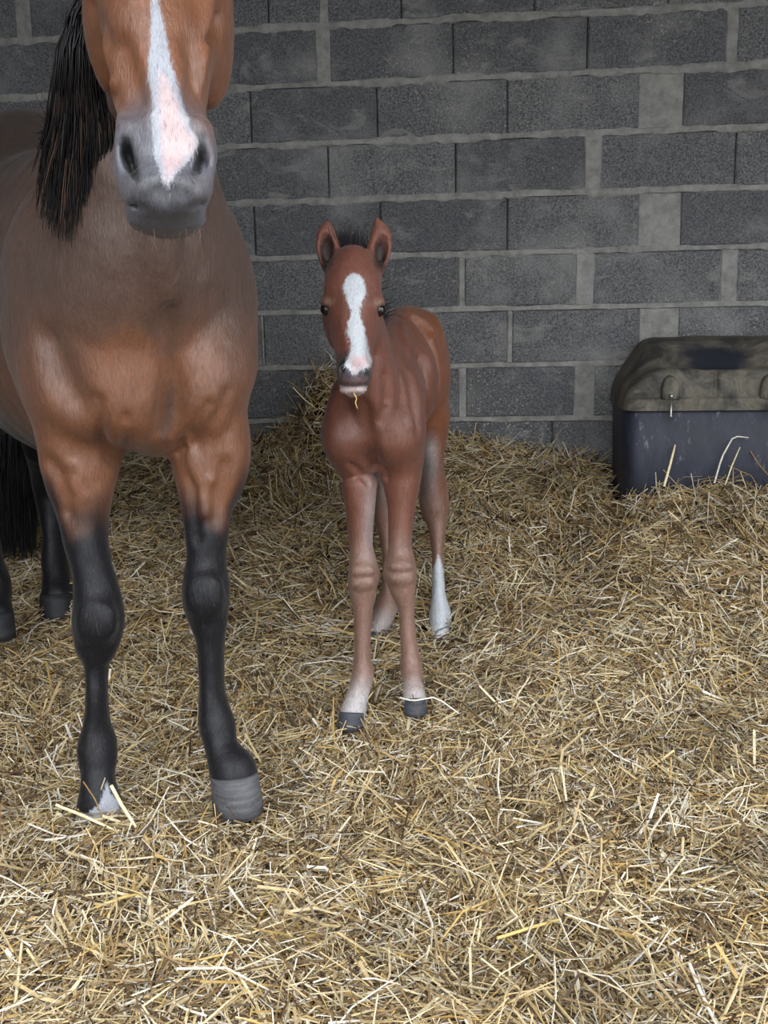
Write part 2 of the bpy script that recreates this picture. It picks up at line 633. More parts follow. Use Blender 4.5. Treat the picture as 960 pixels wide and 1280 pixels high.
# ------------------------------------------------------------------ signed distance sculpting for the animals
class Field:
    def __init__(self, lo, hi, h):
        self.lo = np.array(lo, float); self.h = h
        self.n = np.ceil((np.array(hi) - self.lo) / h).astype(int) + 1
        self.ax = [(self.lo[i] + h * np.arange(self.n[i])).astype(np.float32) for i in range(3)]
        self.f = np.full(self.n, 0.15, np.float32)

    def sub(self, lo, hi):
        sl = []
        for i in range(3):
            a = int(np.clip(np.floor((lo[i] - self.lo[i]) / self.h), 0, self.n[i]))
            b = int(np.clip(np.ceil((hi[i] - self.lo[i]) / self.h) + 1, 0, self.n[i]))
            sl.append(slice(a, b))
        X = self.ax[0][sl[0]][:, None, None]; Y = self.ax[1][sl[1]][None, :, None]; Z = self.ax[2][sl[2]][None, None, :]
        return tuple(sl), X, Y, Z

    def combine(self, sl, d, k, cut=False):
        f = self.f[sl]
        if cut:
            d = -d
            hh = np.maximum(k - np.abs(f - d), 0) / k
            self.f[sl] = np.maximum(f, d) + hh * hh * k * 0.25
        else:
            hh = np.maximum(k - np.abs(f - d), 0) / k
            self.f[sl] = np.minimum(f, d) - hh * hh * k * 0.25

    def ell(self, c, r, k=0.03, axes=None, cut=False):
        """ellipsoid; axes = 3 orthonormal rows"""
        c = np.asarray(c, float); r = np.asarray(r, float)
        A = np.eye(3) if axes is None else np.asarray(axes, float)
        ext = np.sqrt(((A * r[:, None]) ** 2).sum(0)) + k + 0.012
        sl, X, Y, Z = self.sub(c - ext, c + ext)
        x, y, z = X - c[0], Y - c[1], Z - c[2]
        k0 = 0; k1 = 0
        for i in range(3):
            q = (x * A[i, 0] + y * A[i, 1] + z * A[i, 2])
            k0 = k0 + (q / r[i]) ** 2; k1 = k1 + (q / r[i] ** 2) ** 2
        k0 = np.sqrt(k0); d = k0 * (k0 - 1) / (np.sqrt(k1) + 1e-6)
        self.combine(sl, d.astype(np.float32), k, cut)

    def chain(self, pts, u, k=0.03, n=6, cut=False):
        """pts rows: x,y,z,ru,rv. ru is the half size along u, rv the half size across it. Catmull-Rom smoothed."""
        p = np.asarray(pts, float)
        if len(p) > 2 and n > 1:
            q = np.concatenate([[2 * p[0] - p[1]], p, [2 * p[-1] - p[-2]]])
            out = []
            for i in range(len(p) - 1):
                a, b, c, d = q[i:i + 4]
                for t in np.arange(n) / n:
                    s = 0.5 * (2 * b + (c - a) * t + (2 * a - 5 * b + 4 * c - d) * t * t + (3 * b - a - 3 * c + d) * t ** 3)
                    out.append(s)
            out.append(p[-1])
            p = np.array(out)
            p[:, 3:] = np.maximum(p[:, 3:], 0.003)
        mr = p[:, 3:].max(1)
        lo = (p[:, :3] - mr[:, None]).min(0) - k - 0.012
        hi = (p[:, :3] + mr[:, None]).max(0) + k + 0.012
        sl, X, Y, Z = self.sub(lo, hi)
        D = np.full((X.shape[0], Y.shape[1], Z.shape[2]), 0.5, np.float32)
        u = np.asarray(u, float)
        i0 = [s.start for s in sl]
        for a, b in zip(p[:-1], p[1:]):
            w = b[:3] - a[:3]; L = np.linalg.norm(w) + 1e-9; w = w / L
            uu = u - w * (u @ w); uu /= np.linalg.norm(uu) + 1e-9
            vv = np.cross(w, uu)
            m = max(a[3:].max(), b[3:].max()) + k + 0.012
            s2, x, y, z = self.sub(np.minimum(a[:3], b[:3]) - m, np.maximum(a[:3], b[:3]) + m)
            ls = tuple(slice(max(s.start - o, 0), max(s.stop - o, 0)) for s, o in zip(s2, i0))
            x, y, z = x - a[0], y - a[1], z - a[2]
            qw = x * w[0] + y * w[1] + z * w[2]
            t = np.clip(qw / L, 0, 1)
            ru = a[3] + (b[3] - a[3]) * t; rv = a[4] + (b[4] - a[4]) * t
            rw = np.minimum(ru, rv)
            ww = qw - t * L
            qu = x * uu[0] + y * uu[1] + z * uu[2]
            qv = x * vv[0] + y * vv[1] + z * vv[2]
            k0 = np.sqrt((qu / ru) ** 2 + (qv / rv) ** 2 + (ww / rw) ** 2)
            k1 = np.sqrt((qu / ru ** 2) ** 2 + (qv / rv ** 2) ** 2 + (ww / rw ** 2) ** 2) + 1e-6
            d = (k0 * (k0 - 1) / k1).astype(np.float32)
            t_ = D[ls]
            if t_.shape == d.shape:
                np.minimum(t_, d, out=t_)
        self.combine(sl, D, k, cut)

    def mesh(self, name, relax=2):
        f = self.f
        s = f < 0
        cnt = np.zeros(np.array(f.shape) - 1, np.uint8)
        C8 = [(a, b, c) for a in (0, 1) for b in (0, 1) for c in (0, 1)]
        view = lambda A, o: A[o[0]:A.shape[0] - 1 + o[0], o[1]:A.shape[1] - 1 + o[1], o[2]:A.shape[2] - 1 + o[2]]
        for o in C8: cnt += view(s, o)
        act = (cnt > 0) & (cnt < 8)
        cells = np.argwhere(act)
        idx = np.full(act.shape, -1, np.int32)
        idx[act] = np.arange(len(cells))
        vals = np.stack([view(f, o)[act] for o in C8], 1)
        pos = np.zeros((len(cells), 3)); num = np.zeros(len(cells))
        for i, oi in enumerate(C8):
            for j, oj in enumerate(C8):
                if j <= i or sum(abs(a - b) for a, b in zip(oi, oj)) != 1: continue
                va, vb = vals[:, i], vals[:, j]
                m = (va < 0) != (vb < 0)
                t = np.where(m, va / np.where(m, va - vb, 1), 0)
                pt = np.array(oi)[None] + t[:, None] * (np.array(oj) - np.array(oi))[None]
                pos += pt * m[:, None]; num += m
        V = (cells + pos / num[:, None]) * self.h + self.lo
        quads = []
        for ax in range(3):
            b, c = [(1, 2), (2, 0), (0, 1)][ax]
            sl0 = [slice(None)] * 3; sl1 = [slice(None)] * 3
            sl0[ax] = slice(0, -1); sl1[ax] = slice(1, None)
            s0, s1 = s[tuple(sl0)], s[tuple(sl1)]
            E = np.argwhere(s0 != s1)
            ok = (E[:, b] > 0) & (E[:, c] > 0) & (E[:, b] < f.shape[b] - 1) & (E[:, c] < f.shape[c] - 1)
            E = E[ok]
            fl = s0[tuple(E.T)]
            db = np.zeros(3, int); db[b] = 1
            dc = np.zeros(3, int); dc[c] = 1
            g = lambda e: idx[tuple(e.T)]
            q = np.stack([g(E - db - dc), g(E - dc), g(E), g(E - db)], 1)
            q[~fl] = q[~fl][:, ::-1]
            quads.append(q)
        Q = np.concatenate(quads)
        Q = Q[(Q >= 0).all(1)]
        # a little Laplacian relaxing
        ed = np.concatenate([Q[:, [0, 1]], Q[:, [1, 2]], Q[:, [2, 3]], Q[:, [3, 0]]])
        for lam in [0.5, -0.52] * relax:
            acc = np.zeros_like(V); deg = np.bincount(ed[:, 0], minlength=len(V)) + np.bincount(ed[:, 1], minlength=len(V))
            for i in range(3):
                acc[:, i] = np.bincount(ed[:, 0], V[ed[:, 1], i], len(V)) + np.bincount(ed[:, 1], V[ed[:, 0], i], len(V))
            V = V + lam * (acc / np.maximum(deg, 1)[:, None] - V)
        me = np_mesh(name, V, Q, smooth=True)
        return me, V

    def surf(self, px, py, t0, t1):
        """first surface point met when looking along the pixel between depths t0 and t1"""
        r = ray(px, py)
        Q = CAM + r[None] * np.arange(t0, t1, self.h * .4)[:, None]
        I = np.round((Q - self.lo) / self.h).astype(int)
        ok = ((I >= 0) & (I < self.n)).all(1)
        I = np.clip(I, 0, self.n - 1)
        hit = np.nonzero(ok & (self.f[I[:, 0], I[:, 1], I[:, 2]] < 0))[0]
        return Q[hit[0]] if len(hit) else Q[-1]

    def groove(self, pts, rpx, k, t0, t1, cut=True, sink=0.0):
        """crease (or raised vein) drawn on the surface through pixels"""
        L = []
        n = len(pts)
        for i, (x, y) in enumerate(pts):
            q = self.surf(x, y, t0, t1)
            e = 0.45 if i in (0, n - 1) else 1.0
            d = np.linalg.norm(q - CAM)
            rr = rpx * d / FPX * e
            q = q + unit(q - CAM) * (sink * rr)
            L.append([*q, rr, rr])
        self.chain(L, np.array([1.0, 0.1, 0.05]), k, 5, cut=cut)

    def at_surface(self, p, d, maxd=0.3):
        """march from outside point p along d until the surface"""
        p = np.asarray(p, float); d = np.asarray(d, float) / np.linalg.norm(d)
        for t in np.arange(0, maxd, 0.002):
            q = p + d * t
            i = np.round((q - self.lo) / self.h).astype(int)
            if (i < 0).any() or (i >= self.n).any(): continue
            if self.f[tuple(i)] < 0: return q
        return p + d * maxd


def unit(v):
    v = np.asarray(v, float)
    return v / np.linalg.norm(v)


def poly_sd(x, y, poly):
    """signed distance (negative inside) to a polygon"""
    poly = np.asarray(poly, float)
    d = np.full(x.shape, 1e9); inside = np.zeros(x.shape, bool)
    for (ax, ay), (bx, by) in zip(poly, np.roll(poly, -1, 0)):
        ex, ey = bx - ax, by - ay
        t = np.clip(((x - ax) * ex + (y - ay) * ey) / (ex * ex + ey * ey + 1e-9), 0, 1)
        d = np.minimum(d, np.hypot(x - ax - t * ex, y - ay - t * ey))
        c = ((ay > y) != (by > y)) & (x < ex * (y - ay) / (ey + 1e-12) + ax)
        inside ^= c
    return np.where(inside, -d, d)


def ripple(me, V, layers):
    """muscle-scale unevenness along the normals"""
    N = normals_of(me)
    d = sum(a * vnoise(V, sc) for a, sc in layers)
    V = V + N * d[:, None]
    me.vertices.foreach_set('co', np.ascontiguousarray(V, dtype=np.float32).ravel())
    me.update()
    return V


def normals_of(me):
    n = np.empty(len(me.vertices) * 3, np.float32)
    me.vertices.foreach_get('normal', n)
    return n.reshape(-1, 3)


def mat_coat(name, white, pinkc, rough=0.5):
    m = NT(name)
    g = m.coord()
    hair = m.noise(330, 3, 0.65, m.stretch(g, (1.0, 1.0, 0.16)), 0.6)
    lock = m.noise(85, 3, 0.6, m.stretch(g, (1.3, 1.3, 0.35)), 0.8)
    soft = m.noise(10, 4, 0.6, g)
    c = m.attr('coat')
    c = m.mix(m.maprange(hair, 0.35, 0.72, 0, 0.55), c, (0.42, 0.36, 0.34), 'MULTIPLY')
    c = m.mix(m.maprange(lock, 0.42, 0.72, 0, 0.45), c, (0.50, 0.42, 0.38), 'MULTIPLY')
    c = m.mix(m.maprange(soft, 0.42, 0.70, 0, 0.45), c, (0.55, 0.46, 0.42), 'MULTIPLY')
    c = m.mix(m.maprange(hair, 0.60, 0.80, 0, 0.22), c, (0.42, 0.36, 0.33))
    edge = m.math('ADD', m.attr('blaze', 'Fac'), m.math('MULTIPLY', m.math('SUBTRACT', m.noise(170, 3, 0.6, m.stretch(g, (1.5, 1.5, 0.4))), 0.5), 0.014))
    fac = m.maprange(edge, -0.0025, 0.0025, 1, 0)
    wc = m.mix(m.maprange(hair, 0.35, 0.75, 0, 0.6), white, tuple(x * 0.55 for x in white))
    c = m.mix(fac, c, wc)
    e2 = m.math('ADD', m.attr('pink', 'Fac'), m.math('MULTIPLY', m.math('SUBTRACT', m.noise(120, 3, 0.6, g), 0.5), 0.014))
    pc_ = m.mix(m.maprange(m.noise(60, 4, .6, g), .4, .7, 0, .35), pinkc, tuple(x * .72 for x in pinkc))
    c = m.mix(m.maprange(e2, -0.007, 0.007, .9, 0), c, pc_)
    m.set(c, m.maprange(lock, .3, .7, rough - .06, rough + .12), spec=m.math('MULTIPLY', m.attr('gloss', 'Fac'), .75), sheen=0.12)
    m.b.inputs['Sheen Roughness'].default_value = 0.35
    m.bump(m.math('ADD', m.math('MULTIPLY', hair, .6), m.math('MULTIPLY', lock, .9)), 0.45, 0.004)
    return m.mat


def mat_fur(name, rough):
    m = NT(name)
    m.set(m.attr('coat'), rough, spec=0.5, sheen=0.1)
    return m.mat


def fur(me, V, C, n, L, w, flow, keep, rg, mat, parent, jit=0.30):
    """short lying hairs over a body: one blade each, combed along flow, shaded with the skin's normals"""
    nf = len(me.polygons)
    Q = np.empty(nf * 4, np.int32)
    me.loops.foreach_get('vertex_index', Q)
    Q = Q.reshape(-1, 4)
    N = normals_of(me)
    ok = keep[Q].all(1)
    Q = Q[ok]
    a = np.linalg.norm(np.cross(V[Q[:, 2]] - V[Q[:, 0]], V[Q[:, 3]] - V[Q[:, 1]]), axis=1)
    q = Q[rg.choice(len(Q), n, p=a / a.sum())]
    u, v = rg.random((2, n, 1))
    bl = lambda A: (A[q[:, 0]] * (1 - u) + A[q[:, 1]] * u) * (1 - v) + (A[q[:, 3]] * (1 - u) + A[q[:, 2]] * u) * v
    p, nn, c = bl(V), bl(N), bl(C)
    nn /= np.linalg.norm(nn, axis=1, keepdims=True)
    d = flow(p) + rg.normal(0, .22, (n, 3))
    d -= nn * (d * nn).sum(1, keepdims=True)
    d /= np.linalg.norm(d, axis=1, keepdims=True) + 1e-6
    s = np.cross(d, nn)
    ln = (L * rg.uniform(.6, 1.3, (n, 1)))
    ww = w * rg.uniform(.6, 1.3, (n, 1))
    p0 = p - nn * .0006
    A = np.stack([p0 - s * ww, p0 + s * ww, p + d * ln + nn * ln * rg.uniform(.06, .22, (n, 1))], 1).reshape(-1, 3)
    h = np_mesh('short_coat', A, np.arange(3 * n).reshape(-1, 3))
    cc = np.clip(c * (1 + rg.normal(0, jit, (n, 1))), .003, 1)
    add_col(h, 'coat', np.repeat(cc, 3, 0))
    h.normals_split_custom_set_from_vertices([tuple(x) for x in np.repeat(nn, 3, 0)])
    o = child_world('short_coat', h, mat, parent)
    o['kind'] = 'stuff'
    return o


def mat_hair(name, c, rough=0.45):
    m = NT(name)
    n = m.noise(30, 2, 0.5, m.coord())
    col = m.mix(m.maprange(n, 0.4, 0.7), c, tuple(x * 1.5 for x in c))
    col = m.mix(m.attr('sun', 'Fac'), col, srgb(122, 92, 74))
    m.set(col, rough, spec=0.4)
    return m.mat


def lathe(name, secs, mat, parent, nseg=24, cap=True):
    """loft of closed rings: secs = list of (N,3) arrays"""
    n = len(secs[0]); V = np.concatenate(secs); F = []
    for r in range(len(secs) - 1):
        for i in range(n):
            k = (i + 1) % n
            F.append((r * n + i, r * n + k, (r + 1) * n + k, (r + 1) * n + i))
    if cap:
        F.append(tuple(range(n))[::-1]); F.append(tuple((len(secs) - 1) * n + i for i in range(n)))
    me = bpy.data.meshes.new(name)
    me.from_pydata([tuple(v) for v in V], [], F)
    b = bmesh.new(); b.from_mesh(me)
    bmesh.ops.recalc_face_normals(b, faces=b.faces)
    b.to_mesh(me); b.free()
    me.polygons.foreach_set('use_smooth', np.array([len(p.vertices) == 4 for p in me.polygons]))
    return child_world(name, me, mat, parent)


def hoof(parent, top, bot, rt, rb, fwd, mat, h_rings=5):
    """horse hoof: sloped truncated cone, toe towards fwd, flat sole"""
    fwd = np.array([fwd[0], fwd[1], 0.0]); fwd /= np.linalg.norm(fwd)
    sd = np.array([-fwd[1], fwd[0], 0.0])
    secs = []
    n = 28
    th = np.arange(n) * 2 * math.pi / n
    for s in np.linspace(0, 1, h_rings):
        c = top * (1 - s) + bot * s
        r = rt * (1 - s) + rb * s
        if s == 1: r *= 0.985
        toe = np.where(np.cos(th) > 0, 1.06, 0.92)
        ring = c[None] + np.outer(np.cos(th) * r * toe, fwd) + np.outer(np.sin(th) * r * 0.97, sd)
        ring[:, 2] += (1 - s) * 0.012 * np.cos(th)
        secs.append(ring)
    return lathe('hoof', secs, mat, parent)


def eyeball(parent, c, r, mat):
    b = bmesh.new()
    bmesh.ops.create_uvsphere(b, u_segments=20, v_segments=12, radius=r)
    me = bpy.data.meshes.new('eye')
    b.to_mesh(me); b.free()
    me.polygons.foreach_set('use_smooth', np.ones(len(me.polygons), dtype=bool))
    me.transform(Matrix.Translation(Vector(c)))
    return child_world('eye', me, mat, parent)


m = NT('eye_gloss')
m.set(srgb(22, 14, 12), 0.08, spec=0.6)
MAT_EYE = m.mat


def mat_hoof(name, tone):
    m = NT(name)
    g = m.coord()
    bands = m.noise(12, 3, 0.6, m.stretch(g, (1, 1, 9)))
    fine = m.noise(120, 3, 0.6, g)
    c = m.mix(m.maprange(bands, 0.35, 0.65), tone, tuple(x * 0.5 for x in tone))
    c = m.mix(m.maprange(fine, 0.55, 0.8, 0, 0.4), c, tuple(min(1, x * 1.9) for x in tone))
    m.set(c, 0.6, spec=0.35)
    m.bump(bands, 0.3, 0.004)
    return m.mat


# ------------------------------------------------------------------ mare
def pc(px, py, Y, wpx, ratio):
    """chain row from a pixel, a depth, a half width in pixels and the depth/width ratio of the section"""
    q = P(px, py, Y)
    r = wpx * Y / ray(px, py)[1] / FPX
    return [*q, r, r * ratio]


def rows(L):
    return [pc(*a) for a in L]


XA = np.array([1.0, 0, 0])


def build_mare():
    root = empty('mare', P(170, 1010, 2.4) * np.array([1, 1, 0]))
    tag(root, 'large bay mare with white face stripe and black legs, standing at the left', 'horse')
    fwd = unit([0.47, -0.88, 0])             # the way the mare faces
    sid = np.array([-fwd[1], fwd[0], 0])     # her left
    Zv = np.array([0, 0, 1.0])
    fr = np.stack([sid, fwd, Zv])            # ellipsoid axes: lateral, fore-aft, vertical
    B = lambda f, s, z: C0 + fwd * f + sid * s + Zv * z
    C0 = P(172, 430, 2.44); C0[2] = 0.0
    h = 0.0068
    fld = Field((-2.05, 1.50, -0.02), (-0.06, 3.80, 2.12), h)

    def row(f, s, z, ru, rv): return [*B(f, s, z), ru, rv]
    # trunk
    fld.chain([row(0.00, 0, 1.14, .22, .30), row(-0.30, 0, 1.18, .27, .37), row(-0.62, 0, 1.175, .335, .43),
               row(-0.90, 0, 1.23, .33, .42), row(-1.15, 0, 1.35, .28, .36), row(-1.32, 0, 1.40, .22, .28)], sid, 0.05, 6)
    # croup and thighs
    fld.ell(B(-1.10, 0, 1.56), (.24, .30, .235), .10, fr)
    for s in (-1, 1):
        fld.ell(B(-1.18, s * .15, 1.30), (.155, .27, .33), .08, fr)
        fld.ell(B(-1.00, s * .20, 1.02), (.11, .16, .22), .08, fr)
    # withers
    fld.chain([row(0.05, 0, 1.42, .09, .14), row(-0.15, 0, 1.50, .08, .15), row(-0.40, 0, 1.47, .12, .12)], sid, .10, 5)
    # neck
    nk = [pc(170, 400, 2.40, 112, 1.2), pc(174, 340, 2.37, 118, 1.25), pc(179, 288, 2.33, 106, 1.4), pc(184, 230, 2.29, 86, 1.6),
          pc(189, 130, 2.22, 74, 1.7), pc(193, 20, 2.14, 60, 1.7), pc(196, -90, 2.07, 52, 1.5)]
    fld.chain(nk, XA, .05, 6)
    # windpipe ridge and jugular grooves at the throat
    fld.chain(rows([(208, 420, 2.26, 12, 1), (204, 360, 2.16, 15, 1), (199, 300, 2.10, 18, 1), (196, 210, 2.05, 20, 1)]), XA, .05, 4)
    # shoulders
    fld.ell(P(238, 395, 2.52), (.150, .20, .29), .07, fr)
    fld.ell(P(88, 400, 2.42), (.150, .20, .30), .07, fr)
    fld.ell(P(262, 455, 2.40), (.105, .12, .13), .06, fr)
    fld.ell(P(100, 475, 2.32), (.11, .13, .15), .06, fr)
    # breast muscles with a furrow between
    fld.ell(P(247, 478, 2.33), (.085, .10, .13), .045, fr)
    fld.ell(P(157, 482, 2.28), (.105, .11, .135), .045, fr)
    fld.ell(P(193, 515, 2.38), (.085, .12, .10), .05, fr)
    # fore legs: (x, y, depth, half width, depth ratio)
    fl = rows([(262, 470, 2.44, 40, 1.2), (262, 520, 2.44, 42, 1.25), (260, 560, 2.42, 44, 1.25), (259, 600, 2.40, 38, 1.25), (259, 640, 2.38, 31, 1.25),
               (258, 690, 2.36, 25, 1.25), (257, 718, 2.35, 27.5, 1.15), (257.5, 746, 2.34, 29.5, 1.12), (261, 776, 2.34, 23, 1.25), (263, 800, 2.34, 17, 1.5),
               (264.5, 845, 2.33, 15.5, 1.6), (265.5, 875, 2.32, 18, 1.5), (270.5, 904, 2.31, 23.5, 1.25), (277, 934, 2.285, 21, 1.2), (290, 962, 2.26, 29, 1.05), (293, 972, 2.255, 30, 1.0)])
    fr_ = rows([(92, 470, 2.38, 46, 1.2), (98, 530, 2.38, 46, 1.2), (103, 570, 2.36, 45, 1.25), (104, 610, 2.34, 36, 1.25), (105, 655, 2.33, 29, 1.3),
                (113, 705, 2.31, 26, 1.3), (120, 735, 2.30, 28.5, 1.2), (122.5, 772, 2.29, 33, 1.1), (121.5, 800, 2.29, 30, 1.1), (120.5, 830, 2.29, 17, 1.5),
                (121.5, 870, 2.28, 14.5, 1.65), (121.5, 905, 2.28, 17, 1.5), (121.5, 938, 2.27, 24, 1.25), (122.5, 968, 2.245, 20, 1.2), (124, 995, 2.225, 24, 1.1), (125, 1010, 2.22, 29, 1.0)])
    fld.chain(fl, XA, .035, 5)
    fld.chain(fr_, XA, .035, 5)
    # forearm muscles, knee bones, fetlock back
    fld.ell(P(283, 560, 2.40), (.05, .08, .11), .05)
    fld.ell(P(88, 565, 2.34), (.05, .08, .12), .05)
    for (x, y, Y) in ((257.5, 744, 2.29), (122, 778, 2.235)):
        fld.ell(P(x, y - 10, Y), (.036, .016, .026), .035)
        fld.ell(P(x, y + 10, Y), (.032, .015, .022), .035)
    # furrow down the breast, throat hollow, skin folds of the armpits, muscle edges
    gr = lambda p, r, k, sink=.0: fld.groove(p, r, k, 2.0, 2.9, True, sink)
    gr([(213, 385), (211, 415), (212, 450), (213, 490), (210, 520), (204, 542)], 9, .035, .1)
    gr([(124, 500), (124, 530), (132, 558), (146, 578)], 4, .028)
    gr([(158, 520), (158, 545), (150, 572)], 3.5, .022)
    gr([(285, 490), (276, 515), (258, 540), (238, 558), (222, 566)], 4, .028)
    gr([(262, 505), (248, 528), (228, 552)], 3, .022)
    gr([(62, 430), (72, 465), (92, 498)], 9, .07, -.3)
    gr([(60, 575), (74, 600), (84, 640)], 4, .035, -.3)
    gr([(282, 575), (276, 610), (268, 650)], 4, .035, -.3)
    gr([(240, 600), (243, 640), (246, 680)], 3.5, .03, -.3)
    for vn in ([(92, 580), (100, 592), (96, 605), (104, 622)], [(262, 600), (254, 615), (256, 640)], [(236, 545), (240, 575), (248, 600)]):
        fld.groove(vn, 2.6, .02, 2.0, 2.9, False, .4)
    # hind legs
    hl = rows([(60, 470, 3.38, 52, 1.3), (62, 520, 3.42, 42, 1.4), (64, 560, 3.50, 30, 1.5), (67, 598, 3.55, 25, 1.5), (68, 630, 3.54, 20, 1.5),
               (68, 670, 3.50, 14, 1.6), (69, 700, 3.48, 17, 1.4), (70, 725, 3.44, 18, 1.2), (71, 744, 3.41, 21, 1.1)])
    hr = rows([(-70, 470, 3.05, 60, 1.3), (-60, 520, 3.12, 48, 1.4), (-48, 570, 3.20, 34, 1.5), (-36, 612, 3.24, 28, 1.5), (-25, 650, 3.22, 21, 1.5),
               (-12, 700, 3.17, 15, 1.6), (-7, 727, 3.14, 19, 1.4), (-6, 750, 3.11, 19, 1.2), (-5, 768, 3.08, 22, 1.1)])
    fld.chain(hl, XA, .04, 5)
    fld.chain(hr, XA, .04, 5)
    # ---- head
    hd = [pc(196, -120, 2.03, 62, 1.15), pc(196, -60, 1.96, 78, 1.25), pc(197, 0, 1.90, 76, 1.35), pc(198, 60, 1.845, 66, 1.5),
          pc(200, 105, 1.80, 58, 1.35), pc(203, 145, 1.765, 53, 1.15), pc(206, 185, 1.735, 57, 1.02), pc(208, 222, 1.71, 53, 0.92), pc(209, 250, 1.70, 46, 0.8)]
    fld.chain(hd, XA, .03, 6)
    # cheeks
    fld.ell(P(140, 10, 1.99), (.050, .10, .155), .04)
    fld.ell(P(256, 25, 1.99), (.050, .10, .150), .04)
    # facial crests and the flat nose bone
    for L in ([(130, -40, 1.845, 9, 1), (137, 40, 1.79, 9, 1), (150, 95, 1.755, 6, 1)], [(262, -40, 1.845, 9, 1), (256, 40, 1.79, 9, 1), (247, 95, 1.755, 6, 1)]):
        fld.chain(rows(L), XA, .03, 4)
    fld.chain(rows([(196, -30, 1.83, 34, .5), (197, 40, 1.765, 32, .5), (201, 100, 1.72, 30, .5), (206, 150, 1.69, 26, .6)]), XA, .04, 4)
    # nostril wings
    fld.chain(rows([(163, 168, 1.700, 16, 1.2), (157, 195, 1.69, 12.5, 1.4), (164, 226, 1.675, 12, 1.2), (178, 244, 1.675, 12, 1)]), XA, .03, 5)
    fld.chain(rows([(246, 166, 1.700, 16, 1.2), (257, 192, 1.69, 12.5, 1.4), (253, 222, 1.675, 12, 1.2), (242, 242, 1.675, 12, 1)]), XA, .03, 5)
    # upper lip, lower lip, chin
    fld.ell(P(208, 240, 1.655), (.066, .045, .040), .03)
    fld.ell(P(209, 273, 1.70), (.062, .05, .024), .014)
    fld.ell(P(209, 268, 1.76), (.058, .06, .038), .03)
    # mouth line
    fld.chain(rows([(164, 252, 1.67, 2.2, 3), (180, 261, 1.615, 2.4, 3), (209, 265, 1.60, 2.6, 3), (236, 262, 1.615, 2.4, 3), (254, 254, 1.67, 2.2, 3)]), Zv, .010, 4, cut=True)
    # nostrils
    fld.chain(rows([(155, 170, 1.680, 5.0, 3), (158, 188, 1.665, 8.2, 4), (165, 207, 1.65, 8.2, 4), (174, 227, 1.645, 4.6, 3)]), XA, .010, 5, cut=True)
    fld.chain(rows([(252, 166, 1.680, 5.0, 3), (252, 185, 1.665, 8.0, 4), (247, 204, 1.65, 7.2, 4), (242, 216, 1.645, 4.0, 3)]), XA, .010, 5, cut=True)
    # hollows and veins of the face
    gf = lambda p, r, k, sink=0., cut=True: fld.groove(p, r, k, 1.4, 2.2, cut, sink)
    gf([(106, 4), (120, 30), (134, 58)], 6, .03, -.2)
    gf([(277, 8), (270, 32), (263, 55)], 7, .03, -.2)
    gf([(150, 60), (160, 100), (172, 135)], 7, .04, -.4)
    gf([(240, 60), (244, 95), (240, 130)], 6, .04, -.4)
    gf([(258, 60), (252, 85), (247, 112)], 2.6, .015, .4, False)
    gf([(138, 105), (144, 128), (150, 150)], 3, .016, .4, False)
    gf([(186, 248), (196, 238), (208, 246), (222, 238), (234, 246)], 2.5, .014)
    gf([(208, 236), (209, 252)], 3, .02)
    # eyes and ears (above the picture)
    for s, ex in ((-1, 118), (1, 276)):
        fld.ell(P(ex, -62, 1.93), (.028, .035, .034), .03)
        fld.ell(P(ex + s * 12, -60, 1.905), (.016, .022, .016), .012, cut=True)
        b = P(196 + s * 42, -165, 2.05)
        fld.chain([[*b, .032, .028], [*(b + np.array([s * .012, -.005, .06])), .036, .022], [*(b + np.array([s * .014, -.01, .12])), .024, .015], [*(b + np.array([s * .006, -.012, .165])), .006, .006]], XA, .02, 4)
        fld.chain([[*(b + np.array([s * .012, -.035, .05])), .018, .018], [*(b + np.array([s * .012, -.03, .11])), .012, .014]], XA, .01, 1, cut=True)
    me, V = fld.mesh('body', 2)
    V = ripple(me, V, ((.0045, 7.5), (.0022, 17.0), (.0010, 38.0)))
    N = normals_of(me)

    # ---- coat colours: bay, black, grey and white hair, with some light painted in
    px, py = pix(V)
    nz = vnoise(V, 9.0) * 0.6 + vnoise(V, 28.0) * 0.4
    nf = vnoise(V * np.array([1, 1, .5]), 14.0)
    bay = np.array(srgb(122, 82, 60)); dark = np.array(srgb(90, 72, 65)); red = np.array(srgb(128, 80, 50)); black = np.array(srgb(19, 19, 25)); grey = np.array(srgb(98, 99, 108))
    f_ = (V - C0) @ fwd; z = V[:, 2]
    hd_ = np.array([r[:3] for r in hd])
    dh = np.min(np.linalg.norm(V[:, None, :] - hd_[None], axis=2), 1)
    head = (dh < .19) & (V[:, 1] < 2.12) & (z > 1.18) & ~((V[:, 1] > 1.92) & (z < 1.36))
    C = bay[None] * (1 + 0.10 * nz[:, None])
    mixc = lambda C, c, w: C * (1 - w[:, None]) + c[None] * w[:, None]
    # upper body: darker hair, plus grey sky sheen mixed into the colour
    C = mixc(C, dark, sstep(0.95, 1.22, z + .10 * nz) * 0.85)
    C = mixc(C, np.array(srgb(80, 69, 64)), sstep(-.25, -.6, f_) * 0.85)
    C = mixc(C, red, sstep(1.02, .90, z) * sstep(.60, .76, z) * sstep(-.3, -.1, f_) * .55)
    # darker whorl hair, painted in to make the breast furrow show
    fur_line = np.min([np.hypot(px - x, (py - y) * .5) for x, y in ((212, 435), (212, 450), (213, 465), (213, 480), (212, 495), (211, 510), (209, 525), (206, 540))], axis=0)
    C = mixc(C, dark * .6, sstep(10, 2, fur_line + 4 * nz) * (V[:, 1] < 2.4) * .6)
    C = mixc(C, red * 1.25, sstep(60, 15, np.hypot((px - 165) * .8, py - 455) + 14 * nz) * (V[:, 1] < 2.5) * .6)  # lit bulges of both breast muscles painted brighter into the coat
